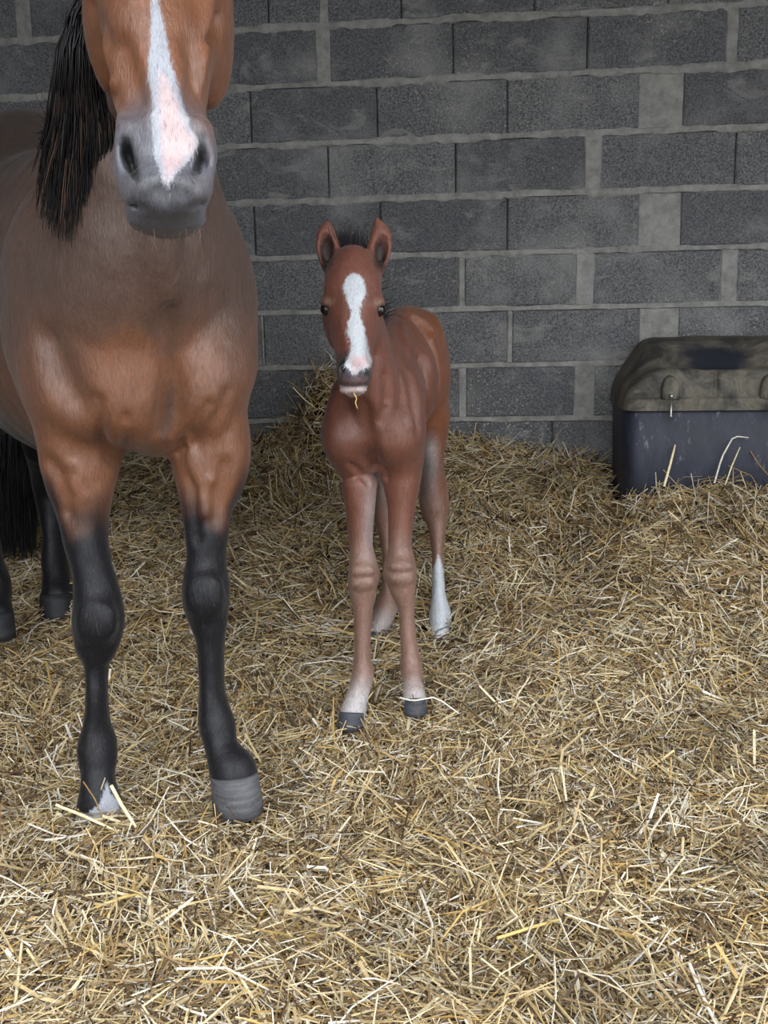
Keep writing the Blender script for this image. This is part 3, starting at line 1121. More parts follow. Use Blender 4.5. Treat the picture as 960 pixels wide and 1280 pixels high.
    C = mixc(C, red * 1.25, sstep(45, 12, np.hypot(px - 248, (py - 450) * .8) + 12 * nz) * (V[:, 1] < 2.5) * .5)
    # black legs
    fz = .70 + .05 * nz + .03 * nf + .12 * sstep(276, 302, px) + .09 * sstep(88, 62, px)
    inner = sstep(60, 0, np.minimum(np.abs(px - 128), np.abs(px - 232)))
    fore = sstep(fz + .085, fz - .03, z + .05 * (1 - inner)) * (f_ > -.5)
    hind = sstep(.92, .78, z) * (f_ <= -.5)
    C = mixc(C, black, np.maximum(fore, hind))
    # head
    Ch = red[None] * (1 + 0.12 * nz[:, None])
    mz = np.linalg.norm((V - P(208, 235, 1.70)) * np.array([1, 1, .85]), axis=1)
    w_m = sstep(.155, .075, mz + .018 * nz)
    spk = vnoise(V, 75.0)
    Ch = mixc(Ch, grey, w_m) * (1 + (.28 * spk * w_m)[:, None])
    Ch = mixc(Ch, grey * .55, sstep(.075, .035, np.linalg.norm(V - P(212, 262, 1.62), axis=1) + .01 * nz))
    noz = np.minimum(poly_sd(px, py, [(152, 166), (160, 170), (168, 190), (178, 226), (170, 230), (154, 205), (149, 185)]), poly_sd(px, py, [(247, 163), (257, 163), (260, 185), (249, 216), (239, 220), (243, 195)]))
    Ch = mixc(Ch, black * .7, sstep(2, -2, noz) * w_m)
    C = np.where(head[:, None], Ch, C)
    front = head & (N[:, 1] < -.1) & (V[:, 1] < 1.95)
    bl = poly_sd(px, py, [(190, -150), (186, -90), (181, -60), (186, -20), (189, 0), (188, 40), (186, 75), (185, 100), (190, 118), (190, 150), (192, 195), (200, 215), (206, 236), (211, 236), (216, 222), (233, 205),
                          (246, 185), (247, 172), (238, 158), (229, 130), (223, 108), (216, 88), (211, 65), (208, 45), (203, 25), (197, 0), (200, -30), (207, -60), (203, -95), (198, -150)]) * 1.75 / FPX
    pk = poly_sd(px, py, [(199, 85), (196, 110), (197, 150), (200, 190), (203, 215), (209, 232), (214, 220), (230, 204), (246, 183), (246, 174), (234, 160), (224, 130), (217, 110), (208, 92)]) * 1.75 / FPX
    blaze = np.where(front, bl, 1.0)
    # white wedge on the buried near pastern
    wd = poly_sd(px, py, [(134, 976), (138, 992), (148, 1000), (152, 1026), (118, 1030), (112, 1014), (124, 1006), (129, 992)]) * 2.2 / FPX
    low = (z < .16) & (V[:, 1] < 2.6) & (px < 190)
    blaze = np.where(low, wd, blaze)
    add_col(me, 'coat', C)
    add_float(me, 'blaze', blaze)
    add_float(me, 'gloss', 1 - .6 * np.maximum(fore, hind) * (~head))
    add_float(me, 'pink', np.where(front, pk + .004, 1.0))
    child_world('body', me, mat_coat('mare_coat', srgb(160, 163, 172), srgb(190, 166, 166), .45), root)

    wsel = blaze < .004
    Cf = np.where(wsel[:, None], np.array(srgb(150, 153, 162))[None], C)
    Cf = np.where((front & (pk < 0))[:, None], np.array(srgb(186, 160, 160))[None], Cf)
    toc = CAM[None] - V
    keep = ((N * toc).sum(1) / np.linalg.norm(toc, axis=1) > -.25) & (px > -260)
    def flow(p):
        f = np.tile(np.array([0, 0, -1.0]), (len(p), 1)) - fwd[None] * .45 * sstep(.9, 1.3, p[:, 2:3])
        up_ = (p[:, 1:2] < 1.98) & (p[:, 2:3] > 1.2)
        f = np.where(up_, np.array([[0, -.3, -1.0]]), f)
        return f + .5 * np.stack([vnoise(p, 9.0), 0 * p[:, 0], vnoise(p + 3.3, 7.0)], 1)
    fur(me, V, Cf, 150000, .013, .00042, flow, keep, np.random.default_rng(31), mat_fur('mare_short_hair', .5), root)

    # ---- hooves
    MH = mat_hoof('mare_hoof_horn', srgb(94, 94, 98))
    MHp = mat_hoof('mare_hoof_pale', srgb(150, 142, 134))
    g = lambda q: np.array([q[0], q[1], 0])
    a = P(293, 968, 2.245); b = P(298, 1013, 2.235)
    hoof(root, a, b, S(32.5, 2.24), S(35.5, 2.23), (0.30, -1), MH)
    a = P(125, 1010, 2.215); b = P(124, 1050, 2.20)
    hoof(root, a, b, S(30, 2.22), S(35, 2.2), (-.05, -1), MHp)
    MD = mat_hoof('mare_hoof_dark', srgb(46, 46, 50))
    a = P(71, 742, 3.40); b = P(72, 772, 3.38)
    hoof(root, a, b, S(21.5, 3.4), S(24, 3.4), (.1, -1), MD)
    a = P(-5, 766, 3.07); b = P(-4, 797, 3.05)
    hoof(root, a, b, S(22.5, 3.07), S(25, 3.07), (.1, -1), MD)
    for ex in (118, 276):
        s = -1 if ex < 196 else 1
        eyeball(root, P(ex + s * 5, -61, 1.912), .021, MAT_EYE)

    # ---- mane: locks falling from the crest over the right side of the neck
    r2 = np.random.default_rng(21)
    HAIR = mat_hair('mare_mane_hair', srgb(18, 16, 19), .38)
    n, mseg = 2600, 10
    t = r2.random(n) ** 0.8
    crest = np.array([P(190, -185, 2.16), P(176, -120, 2.24), P(164, -60, 2.32), P(152, -10, 2.42)])
    ci = np.clip(t * 3, 0, 2.999); i0 = ci.astype(int); ff = (ci - i0)[:, None]
    st = crest[i0] * (1 - ff) + crest[i0 + 1] * ff + r2.normal(0, .012, (n, 3))
    # where each lock hangs, as a place across the neck
    lane = r2.random(n)
    mx = np.interp(lane, [0, .5, 1], [88, 102, 128]); my = np.full(n, 20.0)
    ex_ = np.interp(lane, [0, .35, .7, 1], [50, 78, 115, 148]) + r2.normal(0, 5, n)
    ey_ = np.interp(lane, [0, .35, .7, 1], [268, 300, 304, 270]) - np.abs(r2.normal(0, 62, n)) + r2.normal(0, 8, n)
    midp = np.stack([P(a, b, 2.02 + .06 * c) for a, b, c in zip(mx, my, r2.random(n))])
    mid2 = np.stack([P(np.interp(.55, [0, 1], [a, e]) + r2.normal(0, 3), 150, 2.06 + .05 * r2.random()) for a, e in zip(mx, ex_)])
    endp = np.stack([P(a, b, 2.10 + .06 * c) for a, b, c in zip(ex_, ey_, r2.random(n))])
    cp = [st, midp, mid2, endp]
    tt = np.linspace(0, 1, mseg)
    Pl = np.zeros((n, mseg, 3))
    Q = [2 * cp[0] - cp[1]] + cp + [2 * cp[3] - cp[2]]
    for k, tv in enumerate(tt):
        sg = min(int(tv * 3), 2); u = tv * 3 - sg
        a, b, c, d = Q[sg:sg + 4]
        Pl[:, k] = 0.5 * (2 * b + (c - a) * u + (2 * a - 5 * b + 4 * c - d) * u * u + (3 * b - a - 3 * c + d) * u ** 3)
    wob = r2.normal(0, .004, (n, 1, 3)) * np.sin(tt * 9 + r2.random((n, 1)) * 6)[..., None]
    Pl += wob
    w = np.interp(tt, [0, .6, 1], [.0016, .0013, .0003])[None] * r2.uniform(.7, 1.6, (n, 1))
    Vh, Fh, si = tubes(Pl, w, w, np.tile([0.1, -1, .1], (n, 1)), 3)
    hm = np_mesh('mane', Vh, Fh)
    sun = (r2.random(n) < .2) * r2.uniform(.3, .9, n)
    along = np.tile(np.repeat(tt, 3), n)
    add_float(hm, 'sun', sun[si] * sstep(.45, .9, along))
    child_world('mane', hm, HAIR, root)

    # ---- tail
    n, mseg = 1500, 10
    dock = B(-1.50, 0, 1.42)
    base_ = dock + r2.normal(0, .022, (n, 3))
    out = dock - fwd * .10 + np.array([0, 0, -.20]) + r2.normal(0, .03, (n, 3))
    tx = r2.uniform(-40, 46, n)
    endp = np.stack([P(a, b, 3.60 + .10 * c) for a, b, c in zip(tx, 700 - np.abs(r2.normal(0, 45, n)), r2.random(n))])
    mid_ = np.stack([P(6 + (a - 6) * .8, 560, 3.62 + .08 * c) for a, c in zip(tx, r2.random(n))])
    tt = np.linspace(0, 1, mseg)
    cp = [base_, out, mid_, endp]
    Q = [2 * cp[0] - cp[1]] + cp + [2 * cp[3] - cp[2]]
    Pl = np.zeros((n, mseg, 3))
    for k, tv in enumerate(tt):
        sg = min(int(tv * 3), 2); u = tv * 3 - sg
        a, b, c, d = Q[sg:sg + 4]
        Pl[:, k] = 0.5 * (2 * b + (c - a) * u + (2 * a - 5 * b + 4 * c - d) * u * u + (3 * b - a - 3 * c + d) * u ** 3)
    Pl += r2.normal(0, .006, (n, 1, 3)) * np.sin(tt * 8 + r2.random((n, 1)) * 6)[..., None]
    w = np.interp(tt, [0, .7, 1], [.0022, .0018, .0005])[None] * r2.uniform(.7, 1.5, (n, 1))
    Vh, Fh, _ = tubes(Pl, w, w, np.tile([0.1, -1, .1], (n, 1)), 3)
    child_world('tail', np_mesh('tail', Vh, Fh), HAIR, root)

    # ---- chin whiskers
    n = 34
    a = np.stack([P(x, 284 + r2.normal(0, 2), 1.70 + r2.normal(0, .02)) for x in r2.uniform(175, 250, n)])
    L = r2.uniform(.012, .035, n)
    d = np.stack([r2.normal(0, .3, n), r2.normal(-.1, .3, n), -np.ones(n)], 1)
    Pl = np.stack([a, a + d * (L * .5)[:, None], a + d * L[:, None] + r2.normal(0, .003, (n, 3))], 1)
    w = np.array([[.0006, .0005, .0002]]).repeat(n, 0)
    Vh, Fh, _ = tubes(Pl, w, w, np.tile([0.1, -1, .1], (n, 1)), 3)
    child_world('whiskers', np_mesh('whiskers', Vh, Fh), mat_hair('whisker_hair', srgb(96, 84, 76)), root)
    return root


mare = build_mare()

# ------------------------------------------------------------------ foal
def build_foal():
    root = empty('foal', P(480, 890, 2.75) * np.array([1, 1, 0]) + np.array([0, 0, .08]))
    tag(root, 'small chestnut foal with white blaze and long pale legs, standing beside the mare', 'foal')
    Zv = np.array([0, 0, 1.0])
    fld = Field((-.33, 2.28, 0.04), (.36, 3.52, 1.42), 0.0046)
    # trunk
    fld.chain(rows([(468, 525, 2.72, 50, 1.35), (474, 505, 2.80, 53, 1.35), (490, 482, 2.95, 55, 1.3), (504, 466, 3.08, 50, 1.25), (512, 462, 3.20, 45, 1.3), (513, 470, 3.30, 36, 1.3)]), XA, .03, 6)
    # withers, spine and croup
    fld.chain(rows([(474, 440, 2.78, 22, 1.4), (490, 424, 2.95, 20, 1.2), (505, 410, 3.10, 22, 1.1), (512, 414, 3.22, 26, 1.0)]), XA, .06, 5)
    fld.ell(P(514, 440, 3.20), (.098, .13, .12), .05)
    fld.ell(P(537, 412, 3.16), (.028, .05, .04), .04)
    fld.ell(P(496, 412, 3.16), (.028, .05, .04), .04)
    # shoulder blade ridge, hip bones, rib hints
    fld.chain(rows([(486, 430, 2.74, 6, 1), (496, 470, 2.72, 7, 1), (503, 520, 2.70, 7, 1)]), XA, .04, 4)
    for L in ([(520, 402, 3.03, 5, 1), (535, 440, 3.02, 6, 1), (543, 490, 3.03, 5, 1)], [(512, 400, 3.0, 4, 1), (505, 430, 2.9, 5, 1)], [(516, 440, 2.86, 4, 1), (523, 500, 2.86, 6, 1), (524, 545, 2.9, 5, 1)]):
        fld.chain(rows(L), XA, .05, 4, cut=True)
    # thighs
    fld.ell(P(533, 492, 3.19), (.062, .12, .15), .05)
    fld.ell(P(486, 492, 3.19), (.060, .12, .15), .05)
    # neck
    fld.chain(rows([(468, 525, 2.72, 38, 1.6), (466, 480, 2.68, 33, 1.8), (460, 430, 2.65, 27, 1.9), (450, 380, 2.62, 24, 1.7), (443, 345, 2.60, 24, 1.4)]), XA, .04, 6)
    # breast
    fld.ell(P(434, 543, 2.685), (.060, .075, .085), .035)
    fld.ell(P(492, 540, 2.700), (.070, .075, .090), .035)
    fld.ell(P(428, 549, 2.655), (.040, .045, .052), .04)
    fld.ell(P(495, 546, 2.668), (.046, .045, .056), .04)
    fld.ell(P(430, 515, 2.72), (.042, .06, .085), .04)
    fld.ell(P(505, 510, 2.76), (.052, .08, .10), .04)
    # fore legs
    fl = rows([(432, 545, 2.74, 26, 1.2), (442, 575, 2.73, 25, 1.3), (447, 600, 2.72, 22.5, 1.3), (450, 640, 2.71, 17.5, 1.3), (451, 680, 2.70, 14.5, 1.25), (453, 703, 2.69, 17, 1.15),
               (453.5, 722, 2.685, 18.5, 1.1), (453, 738, 2.685, 17, 1.1), (453.5, 762, 2.685, 12, 1.3), (453, 795, 2.68, 10.3, 1.35), (453, 825, 2.67, 10.8, 1.4),
               (452.5, 845, 2.66, 14, 1.2), (447, 868, 2.64, 13.2, 1.1), (442, 886, 2.62, 15.5, 1.05), (440, 893, 2.615, 16, 1.0)])
    frr = rows([(496, 545, 2.76, 30, 1.2), (502, 575, 2.75, 27, 1.3), (503, 605, 2.74, 22, 1.3), (502, 640, 2.73, 16.5, 1.3), (500, 680, 2.72, 15, 1.25), (501, 700, 2.71, 18, 1.15),
                (501.5, 716, 2.705, 19.5, 1.1), (503, 734, 2.70, 16.5, 1.1), (508, 760, 2.70, 10.5, 1.3), (510, 795, 2.695, 9.8, 1.35), (512, 815, 2.69, 11, 1.4),
                (514, 833, 2.68, 14, 1.2), (516, 853, 2.66, 11.5, 1.1), (518, 868, 2.645, 13.5, 1.05), (519, 876, 2.64, 14, 1.0)])
    fld.chain(fl, XA, .045, 5); fld.chain(frr, XA, .045, 5)
    for x, y, Y in ((453.5, 720, 2.645), (501.5, 714, 2.665)):
        fld.ell(P(x, y - 6, Y), (.028, .012, .014), .024)
        fld.ell(P(x, y + 9, Y), (.026, .011, .011), .022)
        fld.chain(rows([(x - 16, y + 2, Y - .002, 1.5, 1), (x, y + 3, Y - .018, 1.5, 1), (x + 16, y + 1, Y - .002, 1.5, 1)]), XA, .012, 3, cut=True)
    gr = lambda p, r, k, sink=0., cut=True: fld.groove(p, r, k, 2.3, 3.6, cut, sink)
    gr([(456, 502), (459, 530), (464, 560), (470, 588)], 6.5, .028, .15)
    gr([(438, 580), (448, 588), (456, 598), (461, 608)], 4.0, .012, .2)
    gr([(478, 580), (483, 588), (484, 600)], 3.6, .012, .2)
    gr([(482, 470), (484, 500), (478, 525)], 4, .03, -.3)
    gr([(512, 470), (518, 510), (524, 548)], 3.5, .03, -.2)
    for rd in ([(499, 393), (513, 408), (527, 430), (538, 462), (545, 500)], [(516, 394), (530, 402), (541, 416), (538, 428)], [(500, 400), (505, 425), (512, 450)], [(500, 470), (505, 500), (512, 530)]):
        fld.groove(rd, 3.0, .022, 2.3, 3.6, False, .45)
    gr([(512, 402), (524, 418), (533, 436)], 4, .02, -.2)
    # hind legs
    hl = rows([(536, 520, 3.20, 26, 1.6), (539, 555, 3.22, 18, 1.8), (540, 585, 3.27, 14, 1.8), (542, 612, 3.31, 17.5, 1.6), (543.5, 632, 3.31, 18.5, 1.4), (546, 655, 3.29, 12, 1.4),
               (547, 690, 3.26, 7.5, 1.5), (548, 725, 3.23, 7.8, 1.5), (549, 752, 3.21, 10, 1.4), (550, 770, 3.19, 13.5, 1.2), (550, 788, 3.17, 11.5, 1.1), (550, 802, 3.155, 12, 1.05)])
    hr = rows([(482, 520, 3.20, 24, 1.6), (480, 565, 3.22, 16, 1.8), (478, 595, 3.27, 13, 1.8), (479, 622, 3.31, 15.5, 1.6), (481, 645, 3.31, 14.5, 1.4), (484, 675, 3.29, 8.5, 1.4),
               (485, 705, 3.26, 7.5, 1.5), (485, 735, 3.22, 9, 1.5), (483, 757, 3.20, 14, 1.3), (477, 776, 3.17, 12.5, 1.1), (471, 793, 3.15, 10.5, 1.05)])
    fld.chain(hl, XA, .03, 5); fld.chain(hr, XA, .03, 5)
    # ---- head
    hd = rows([(441, 332, 2.585, 27, 1.2), (441, 352, 2.565, 35, 1.3), (441, 382, 2.54, 34, 1.45), (441.5, 410, 2.515, 29, 1.5), (442, 435, 2.49, 24, 1.4), (442.5, 457, 2.465, 22, 1.2),
               (442.5, 472, 2.45, 20.5, 1.05), (442, 481, 2.445, 17, .9)])
    fld.chain(hd, XA, .02, 6)
    fld.ell(P(441, 362, 2.515), (.054, .042, .050), .03)
    for s in (-1, 1):
        fld.ell(P(441 + s * 24, 402, 2.575), (.024, .055, .065), .025)        # cheek
        fld.ell(P(441 + s * 31, 379, 2.512), (.017, .024, .016), .018)         # brow
        fld.ell(P(441 + s * 38, 387, 2.498), (.010, .016, .0115), .008, cut=True)
    fld.chain(rows([(441, 390, 2.465, 12, .6), (443, 420, 2.44, 12, .6), (445, 448, 2.42, 12, .7)]), XA, .02, 4)
    # nostril wings, lips
    fld.ell(P(431, 462, 2.42), (.016, .022, .019), .014)
    fld.ell(P(456, 463, 2.42), (.016, .022, .019), .014)
    fld.ell(P(443, 475, 2.41), (.033, .026, .018), .014)
    fld.ell(P(441.5, 487, 2.425), (.032, .030, .0095), .005)
    fld.chain(rows([(422, 478, 2.425, 1.2, 4), (430, 482.5, 2.395, 1.2, 4), (442, 484, 2.38, 1.2, 4), (454, 482.5, 2.395, 1.2, 4), (463, 478, 2.425, 1.2, 4)]), Zv, .006, 4, cut=True)
    fld.chain(rows([(428, 449, 2.40, 2.2, 3), (427, 456, 2.388, 4.0, 4), (432, 465, 2.38, 3.2, 3)]), XA, .006, 4, cut=True)
    fld.chain(rows([(460, 458, 2.40, 1.8, 3), (459, 464, 2.386, 3.2, 4), (454, 468, 2.38, 2.6, 3)]), XA, .006, 4, cut=True)
    # ears
    def ear(p0, p1, p2, p3, w, open_dx):
        Ye = 2.585
        fld.chain(rows([(*p0, Ye, w * .8, 1.0), (*p1, Ye + .005, w, .75), (*p2, Ye + .01, w * .86, .6), (*p3, Ye + .012, 2.0, .8)]), XA, .014, 6)
        c1 = (p1[0] + open_dx, p1[1] + 6); c2 = (p2[0] + open_dx, p2[1] + 4)
        fld.chain(rows([(*c1, Ye - .011, w * .55, 1.3), ((c1[0] + c2[0]) / 2, (c1[1] + c2[1]) / 2, Ye - .009, w * .66, 1.1), (*c2, Ye - .009, w * .5, .9)]), XA, .005, 4, cut=True)
    ear((417, 337), (411, 316), (408, 293), (411, 274), 15, -1.5)
    ear((466, 337), (473, 316), (476, 294), (470, 271), 15, 2.0)
    me, V = fld.mesh('body', 2)
    V = ripple(me, V, ((.0022, 14.0), (.0012, 30.0)))
    N = normals_of(me)
    px, py = pix(V)
    z = V[:, 2]; Yd = V[:, 1]
    nz = vnoise(V, 14.0) * .6 + vnoise(V, 40.0) * .4
    ch = np.array(srgb(122, 74, 56)); dk = np.array(srgb(100, 60, 48)); pale = np.array(srgb(142, 114, 100)); white = np.array(srgb(192, 190, 192)); drk = np.array(srgb(52, 50, 56)); rump = np.array(srgb(136, 80, 48))
    mixc = lambda C, c, w: C * (1 - w[:, None]) + np.asarray(c)[None] * w[:, None]
    C = ch[None] * (1 + .10 * nz[:, None])
    C = mixc(C, rump, sstep(2.85, 3.1, Yd) * .9)
    head = (z > .93) & (Yd < 2.66) & (py < 505)
    C = mixc(C, dk, sstep(.70, .80, z) * (Yd < 2.8) * (~head) * .35)
    # lower legs fade to pale dun, then whitish pasterns
    fw_ = sstep(.62, .50, z + .02 * nz) * (Yd < 2.9)
    C = mixc(C, pale, fw_ * .75)
    C = mixc(C, white, sstep(.215, .145, z + .012 * nz) * (Yd < 2.9) * .85)
    hw = sstep(.66, .52, z + .02 * nz) * (Yd >= 2.9)
    C = mixc(C, pale, hw * .75)
    C = mixc(C, white, sstep(.84, .72, z + .03 * nz) * sstep(.50, .70, z) * (Yd > 3.0) * sstep(556, 536, px) * .8)
    # pale inside of the fore arm
    C = mixc(C, white, sstep(20, 2, np.abs(px - 467) + 3 * nz) * sstep(.46, .60, z) * sstep(.78, .64, z) * (Yd < 2.8) * .45)
    # white hind sock
    sock = (Yd > 2.95) & (px > 515) & (py > 690)
    right_h = (Yd > 2.95) & (px <= 515)
    C = mixc(C, white, sstep(.27, .17, z) * right_h * .8)
    # head
    Ch = np.array(srgb(124, 78, 64))[None] * (1 + .10 * nz[:, None])
    mzl = np.linalg.norm(V - P(442, 470, 2.44), axis=1)
    Ch = mixc(Ch, drk * 1.6, sstep(.072, .042, mzl + .006 * nz) * (py < 484))
    Ch = mixc(Ch, np.array(srgb(196, 180, 178)), sstep(481, 484, py) * sstep(.075, .06, mzl))
    eye = np.minimum(np.hypot(px - 405, py - 387), np.hypot(px - 478, py - 388))
    Ch = mixc(Ch, drk * .7, sstep(9, 5, eye) * (Yd < 2.56))
    Ch = mixc(Ch, np.array(srgb(196, 176, 160)), sstep(8, 1, np.minimum(np.hypot((px - 411) * .6, py - 377), np.hypot((px - 472) * .6, py - 378)) + 2 * nz) * .28 * (Yd < 2.56))
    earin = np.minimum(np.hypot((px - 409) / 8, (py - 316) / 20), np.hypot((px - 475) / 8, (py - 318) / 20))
    Ch = mixc(Ch, np.array(srgb(40, 24, 20)), sstep(1.35, .7, earin + .2 * nz) * (N[:, 1] < .2) * .95)  # shade of the ear cavity painted dark into the coat
    noz = np.minimum(np.hypot((px - 428.5) / 4.5, (py - 457) / 9), np.hypot((px - 458) / 4.5, (py - 464) / 6))
    Ch = mixc(Ch, np.array(srgb(14, 13, 15)), sstep(1.15, .8, noz))
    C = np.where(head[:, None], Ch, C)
    bl = poly_sd(px, py, [(441, 341), (435, 345), (430, 352), (429, 362), (433, 370), (434, 378), (438, 386), (439, 394), (435, 402), (434, 414), (437, 422), (440, 432), (436, 446), (430, 456), (437, 462), (441, 469),
                          (446, 469), (452, 461), (462, 459), (464, 450), (461, 440), (458, 424), (455, 408), (450, 396), (450, 386), (453, 377), (457, 366), (456, 356), (453, 348), (448, 343)]) * 2.45 / FPX
    front = head & (N[:, 1] < .1) & (Yd < 2.56)
    blaze = np.where(front, bl, 1.0)
    sk = poly_sd(px, py, [(548, 692), (544, 705), (540, 712), (536, 760), (530, 780), (532, 806), (568, 806), (568, 765), (558, 720), (552, 706)]) * 3.2 / FPX
    blaze = np.where(sock, sk, blaze)
    pk = poly_sd(px, py, [(441, 443), (434, 453), (438, 460), (442, 467), (446, 467), (452, 460), (462, 457), (463, 450), (458, 443)]) * 2.45 / FPX
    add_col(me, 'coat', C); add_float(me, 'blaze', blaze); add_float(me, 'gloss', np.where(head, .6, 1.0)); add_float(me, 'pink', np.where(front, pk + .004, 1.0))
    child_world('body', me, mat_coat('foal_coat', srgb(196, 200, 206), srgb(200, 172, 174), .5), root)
    Cf = np.where((blaze < .002)[:, None], np.array(srgb(190, 194, 200))[None], C)
    Cf = np.where((front & (pk < 0))[:, None], np.array(srgb(196, 172, 174))[None], Cf)
    toc = CAM[None] - V
    keep = (N * toc).sum(1) / np.linalg.norm(toc, axis=1) > -.25
    flow = lambda p: np.array([[0, .35, -1.0]]) * np.array([[1, 1, 1]]) + .6 * np.stack([vnoise(p, 12.0), vnoise(p + 7.7, 12.0), vnoise(p + 3.3, 10.0)], 1)
    fur(me, V, Cf, 90000, .011, .00042, flow, keep & (np.minimum(np.hypot(px - 405, py - 387), np.hypot(px - 478, py - 388)) > 7), np.random.default_rng(32), mat_fur('foal_short_hair', .5), root)
    MH = mat_hoof('foal_hoof_horn', srgb(74, 76, 84))
    hoof(root, P(440, 890, 2.61), P(438, 909, 2.60), S(16.5, 2.61), S(18, 2.6), (-.2, -1), MH)
    hoof(root, P(519, 873, 2.635), P(519, 891, 2.625), S(14.5, 2.63), S(16, 2.63), (.05, -1), MH)
    hoof(root, P(550, 800, 3.15), P(550, 818, 3.14), S(12.5, 3.15), S(14, 3.15), (.0, -1), MH)
    hoof(root, P(470, 791, 3.145), P(468, 809, 3.135), S(11.5, 3.15), S(13, 3.15), (-.2, -1), MH)
    eyeball(root, P(409, 386.5, 2.516), .0165, MAT_EYE)
    eyeball(root, P(473.5, 387.5, 2.516), .0165, MAT_EYE)
    # short dark mane
    r2 = np.random.default_rng(5)
    n = 700
    cr = np.array([P(441, 327, 2.60), P(446, 332, 2.68), P(460, 372, 2.76), P(474, 408, 2.80)])
    t = r2.random(n) ** 1.2 * 2.999
    i0 = t.astype(int); f = (t - i0)[:, None]
    a = cr[i0] * (1 - f) + cr[i0 + 1] * f + r2.normal(0, .008, (n, 3))
    L = r2.uniform(.03, .062, n)
    d = np.stack([r2.normal(.25, .3, n), r2.normal(.1, .25, n), np.ones(n) * .8], 1)
    Pl = np.stack([a, a + d * (L * .5)[:, None], a + d * L[:, None] + np.array([[.008, 0, -.012]])], 1)
    # upright tuft between the ears
    n2 = 320
    a2 = P(439, 330, 2.625) + r2.normal(0, 1, (n2, 3)) * np.array([.016, .012, .006])
    d2 = np.stack([r2.normal(-.12, .22, n2), r2.normal(0, .2, n2), np.ones(n2)], 1)
    L2 = r2.uniform(.04, .085, n2)
    Pl = np.concatenate([Pl, np.stack([a2, a2 + d2 * (L2 * .5)[:, None], a2 + d2 * L2[:, None]], 1)])
    n += n2
    w = np.array([[.0018, .0015, .0004]]).repeat(n, 0)
    Vh, Fh, _ = tubes(Pl, w, w, np.tile([0.1, -1, .1], (n, 1)), 3)
    HM = mat_hair('foal_mane_hair', srgb(48, 44, 48))
    child_world('mane', np_mesh('mane', Vh, Fh), HM, root)
    # little tail behind the rump
    n = 260
    a = P(512, 428, 3.36) + r2.normal(0, .012, (n, 3))
    e = a + np.stack([r2.normal(0, .02, n), r2.normal(.05, .02, n), -r2.uniform(.16, .28, n)], 1)
    Pl = np.stack([a, (a + e) / 2 + np.array([[0, .03, .03]]), e], 1)
    w = np.array([[.002, .0018, .0005]]).repeat(n, 0)
    Vh, Fh, _ = tubes(Pl, w, w, np.tile([0.1, -1, .1], (n, 1)), 3)
    child_world('tail', np_mesh('tail', Vh, Fh), HM, root)
    return root


foal = build_foal()

# ------------------------------------------------------------------ feed bin
WDIR = np.array([1.0, -KW, 0]) / WN          # along the wall, to the right
WOUT = np.array([-KW, -1.0, 0]) / WN         # out of the wall


def wl(s, d, z):
    return np.array([0, YW, 0]) + WDIR * s + WOUT * d + np.array([0, 0, z])


def wl_hit(px, py, d):
    """(s, z) where a pixel meets the plane at distance d in front of the wall"""
    r = ray(px, py)
    o = CAM - (np.array([0, YW, 0]) + WOUT * d)
    t = -(o @ WOUT) / (r @ WOUT)
    q = o + r * t
    return q @ WDIR, q[2]


def mat_bin_body():
    m = NT('blue_plastic')
    g = m.coord()
    scuff = m.noise(14, 6, 0.75, m.stretch(g, (1, 1, .45)), 1.2)
    fine = m.noise(90, 3, .6, g)
    c = m.mix(m.maprange(scuff, .40, .62), srgb(28, 31, 44), srgb(42, 45, 61))
    c = m.mix(m.maprange(m.noise(38, 5, .75, m.stretch(g, (1, 1, .35))), .60, .70, 0, .8), c, srgb(128, 128, 134))
    c = m.mix(m.maprange(m.noise(6, 5, .7, g), .50, .68, 0, .75), c, srgb(30, 31, 40))
    m.set(c, .55, spec=.4)
    m.bump(fine, .12, .003)
    return m.mat


def mat_bin_lid():
    m = NT('dusty_black_plastic')
    g = m.coord()
    a = m.noise(7, 6, .7, g, .8)
    f = m.noise(70, 4, .65, g)
    c = m.mix(m.maprange(a, .40, .60), srgb(52, 51, 50), srgb(112, 106, 94))
    c = m.mix(m.maprange(f, .45, .75, 0, .5), c, srgb(66, 62, 56))
    c = m.mix(m.maprange(m.math('ADD', m.attr('wiped', 'Fac'), m.math('MULTIPLY', m.math('SUBTRACT', m.noise(16, 5, .7, g), .5), .9)), .25, .75), c, srgb(36, 38, 48))
    m.set(c, m.maprange(a, .3, .7, .55, .9), spec=.35)
    m.bump(f, .3, .003)
    return m.mat


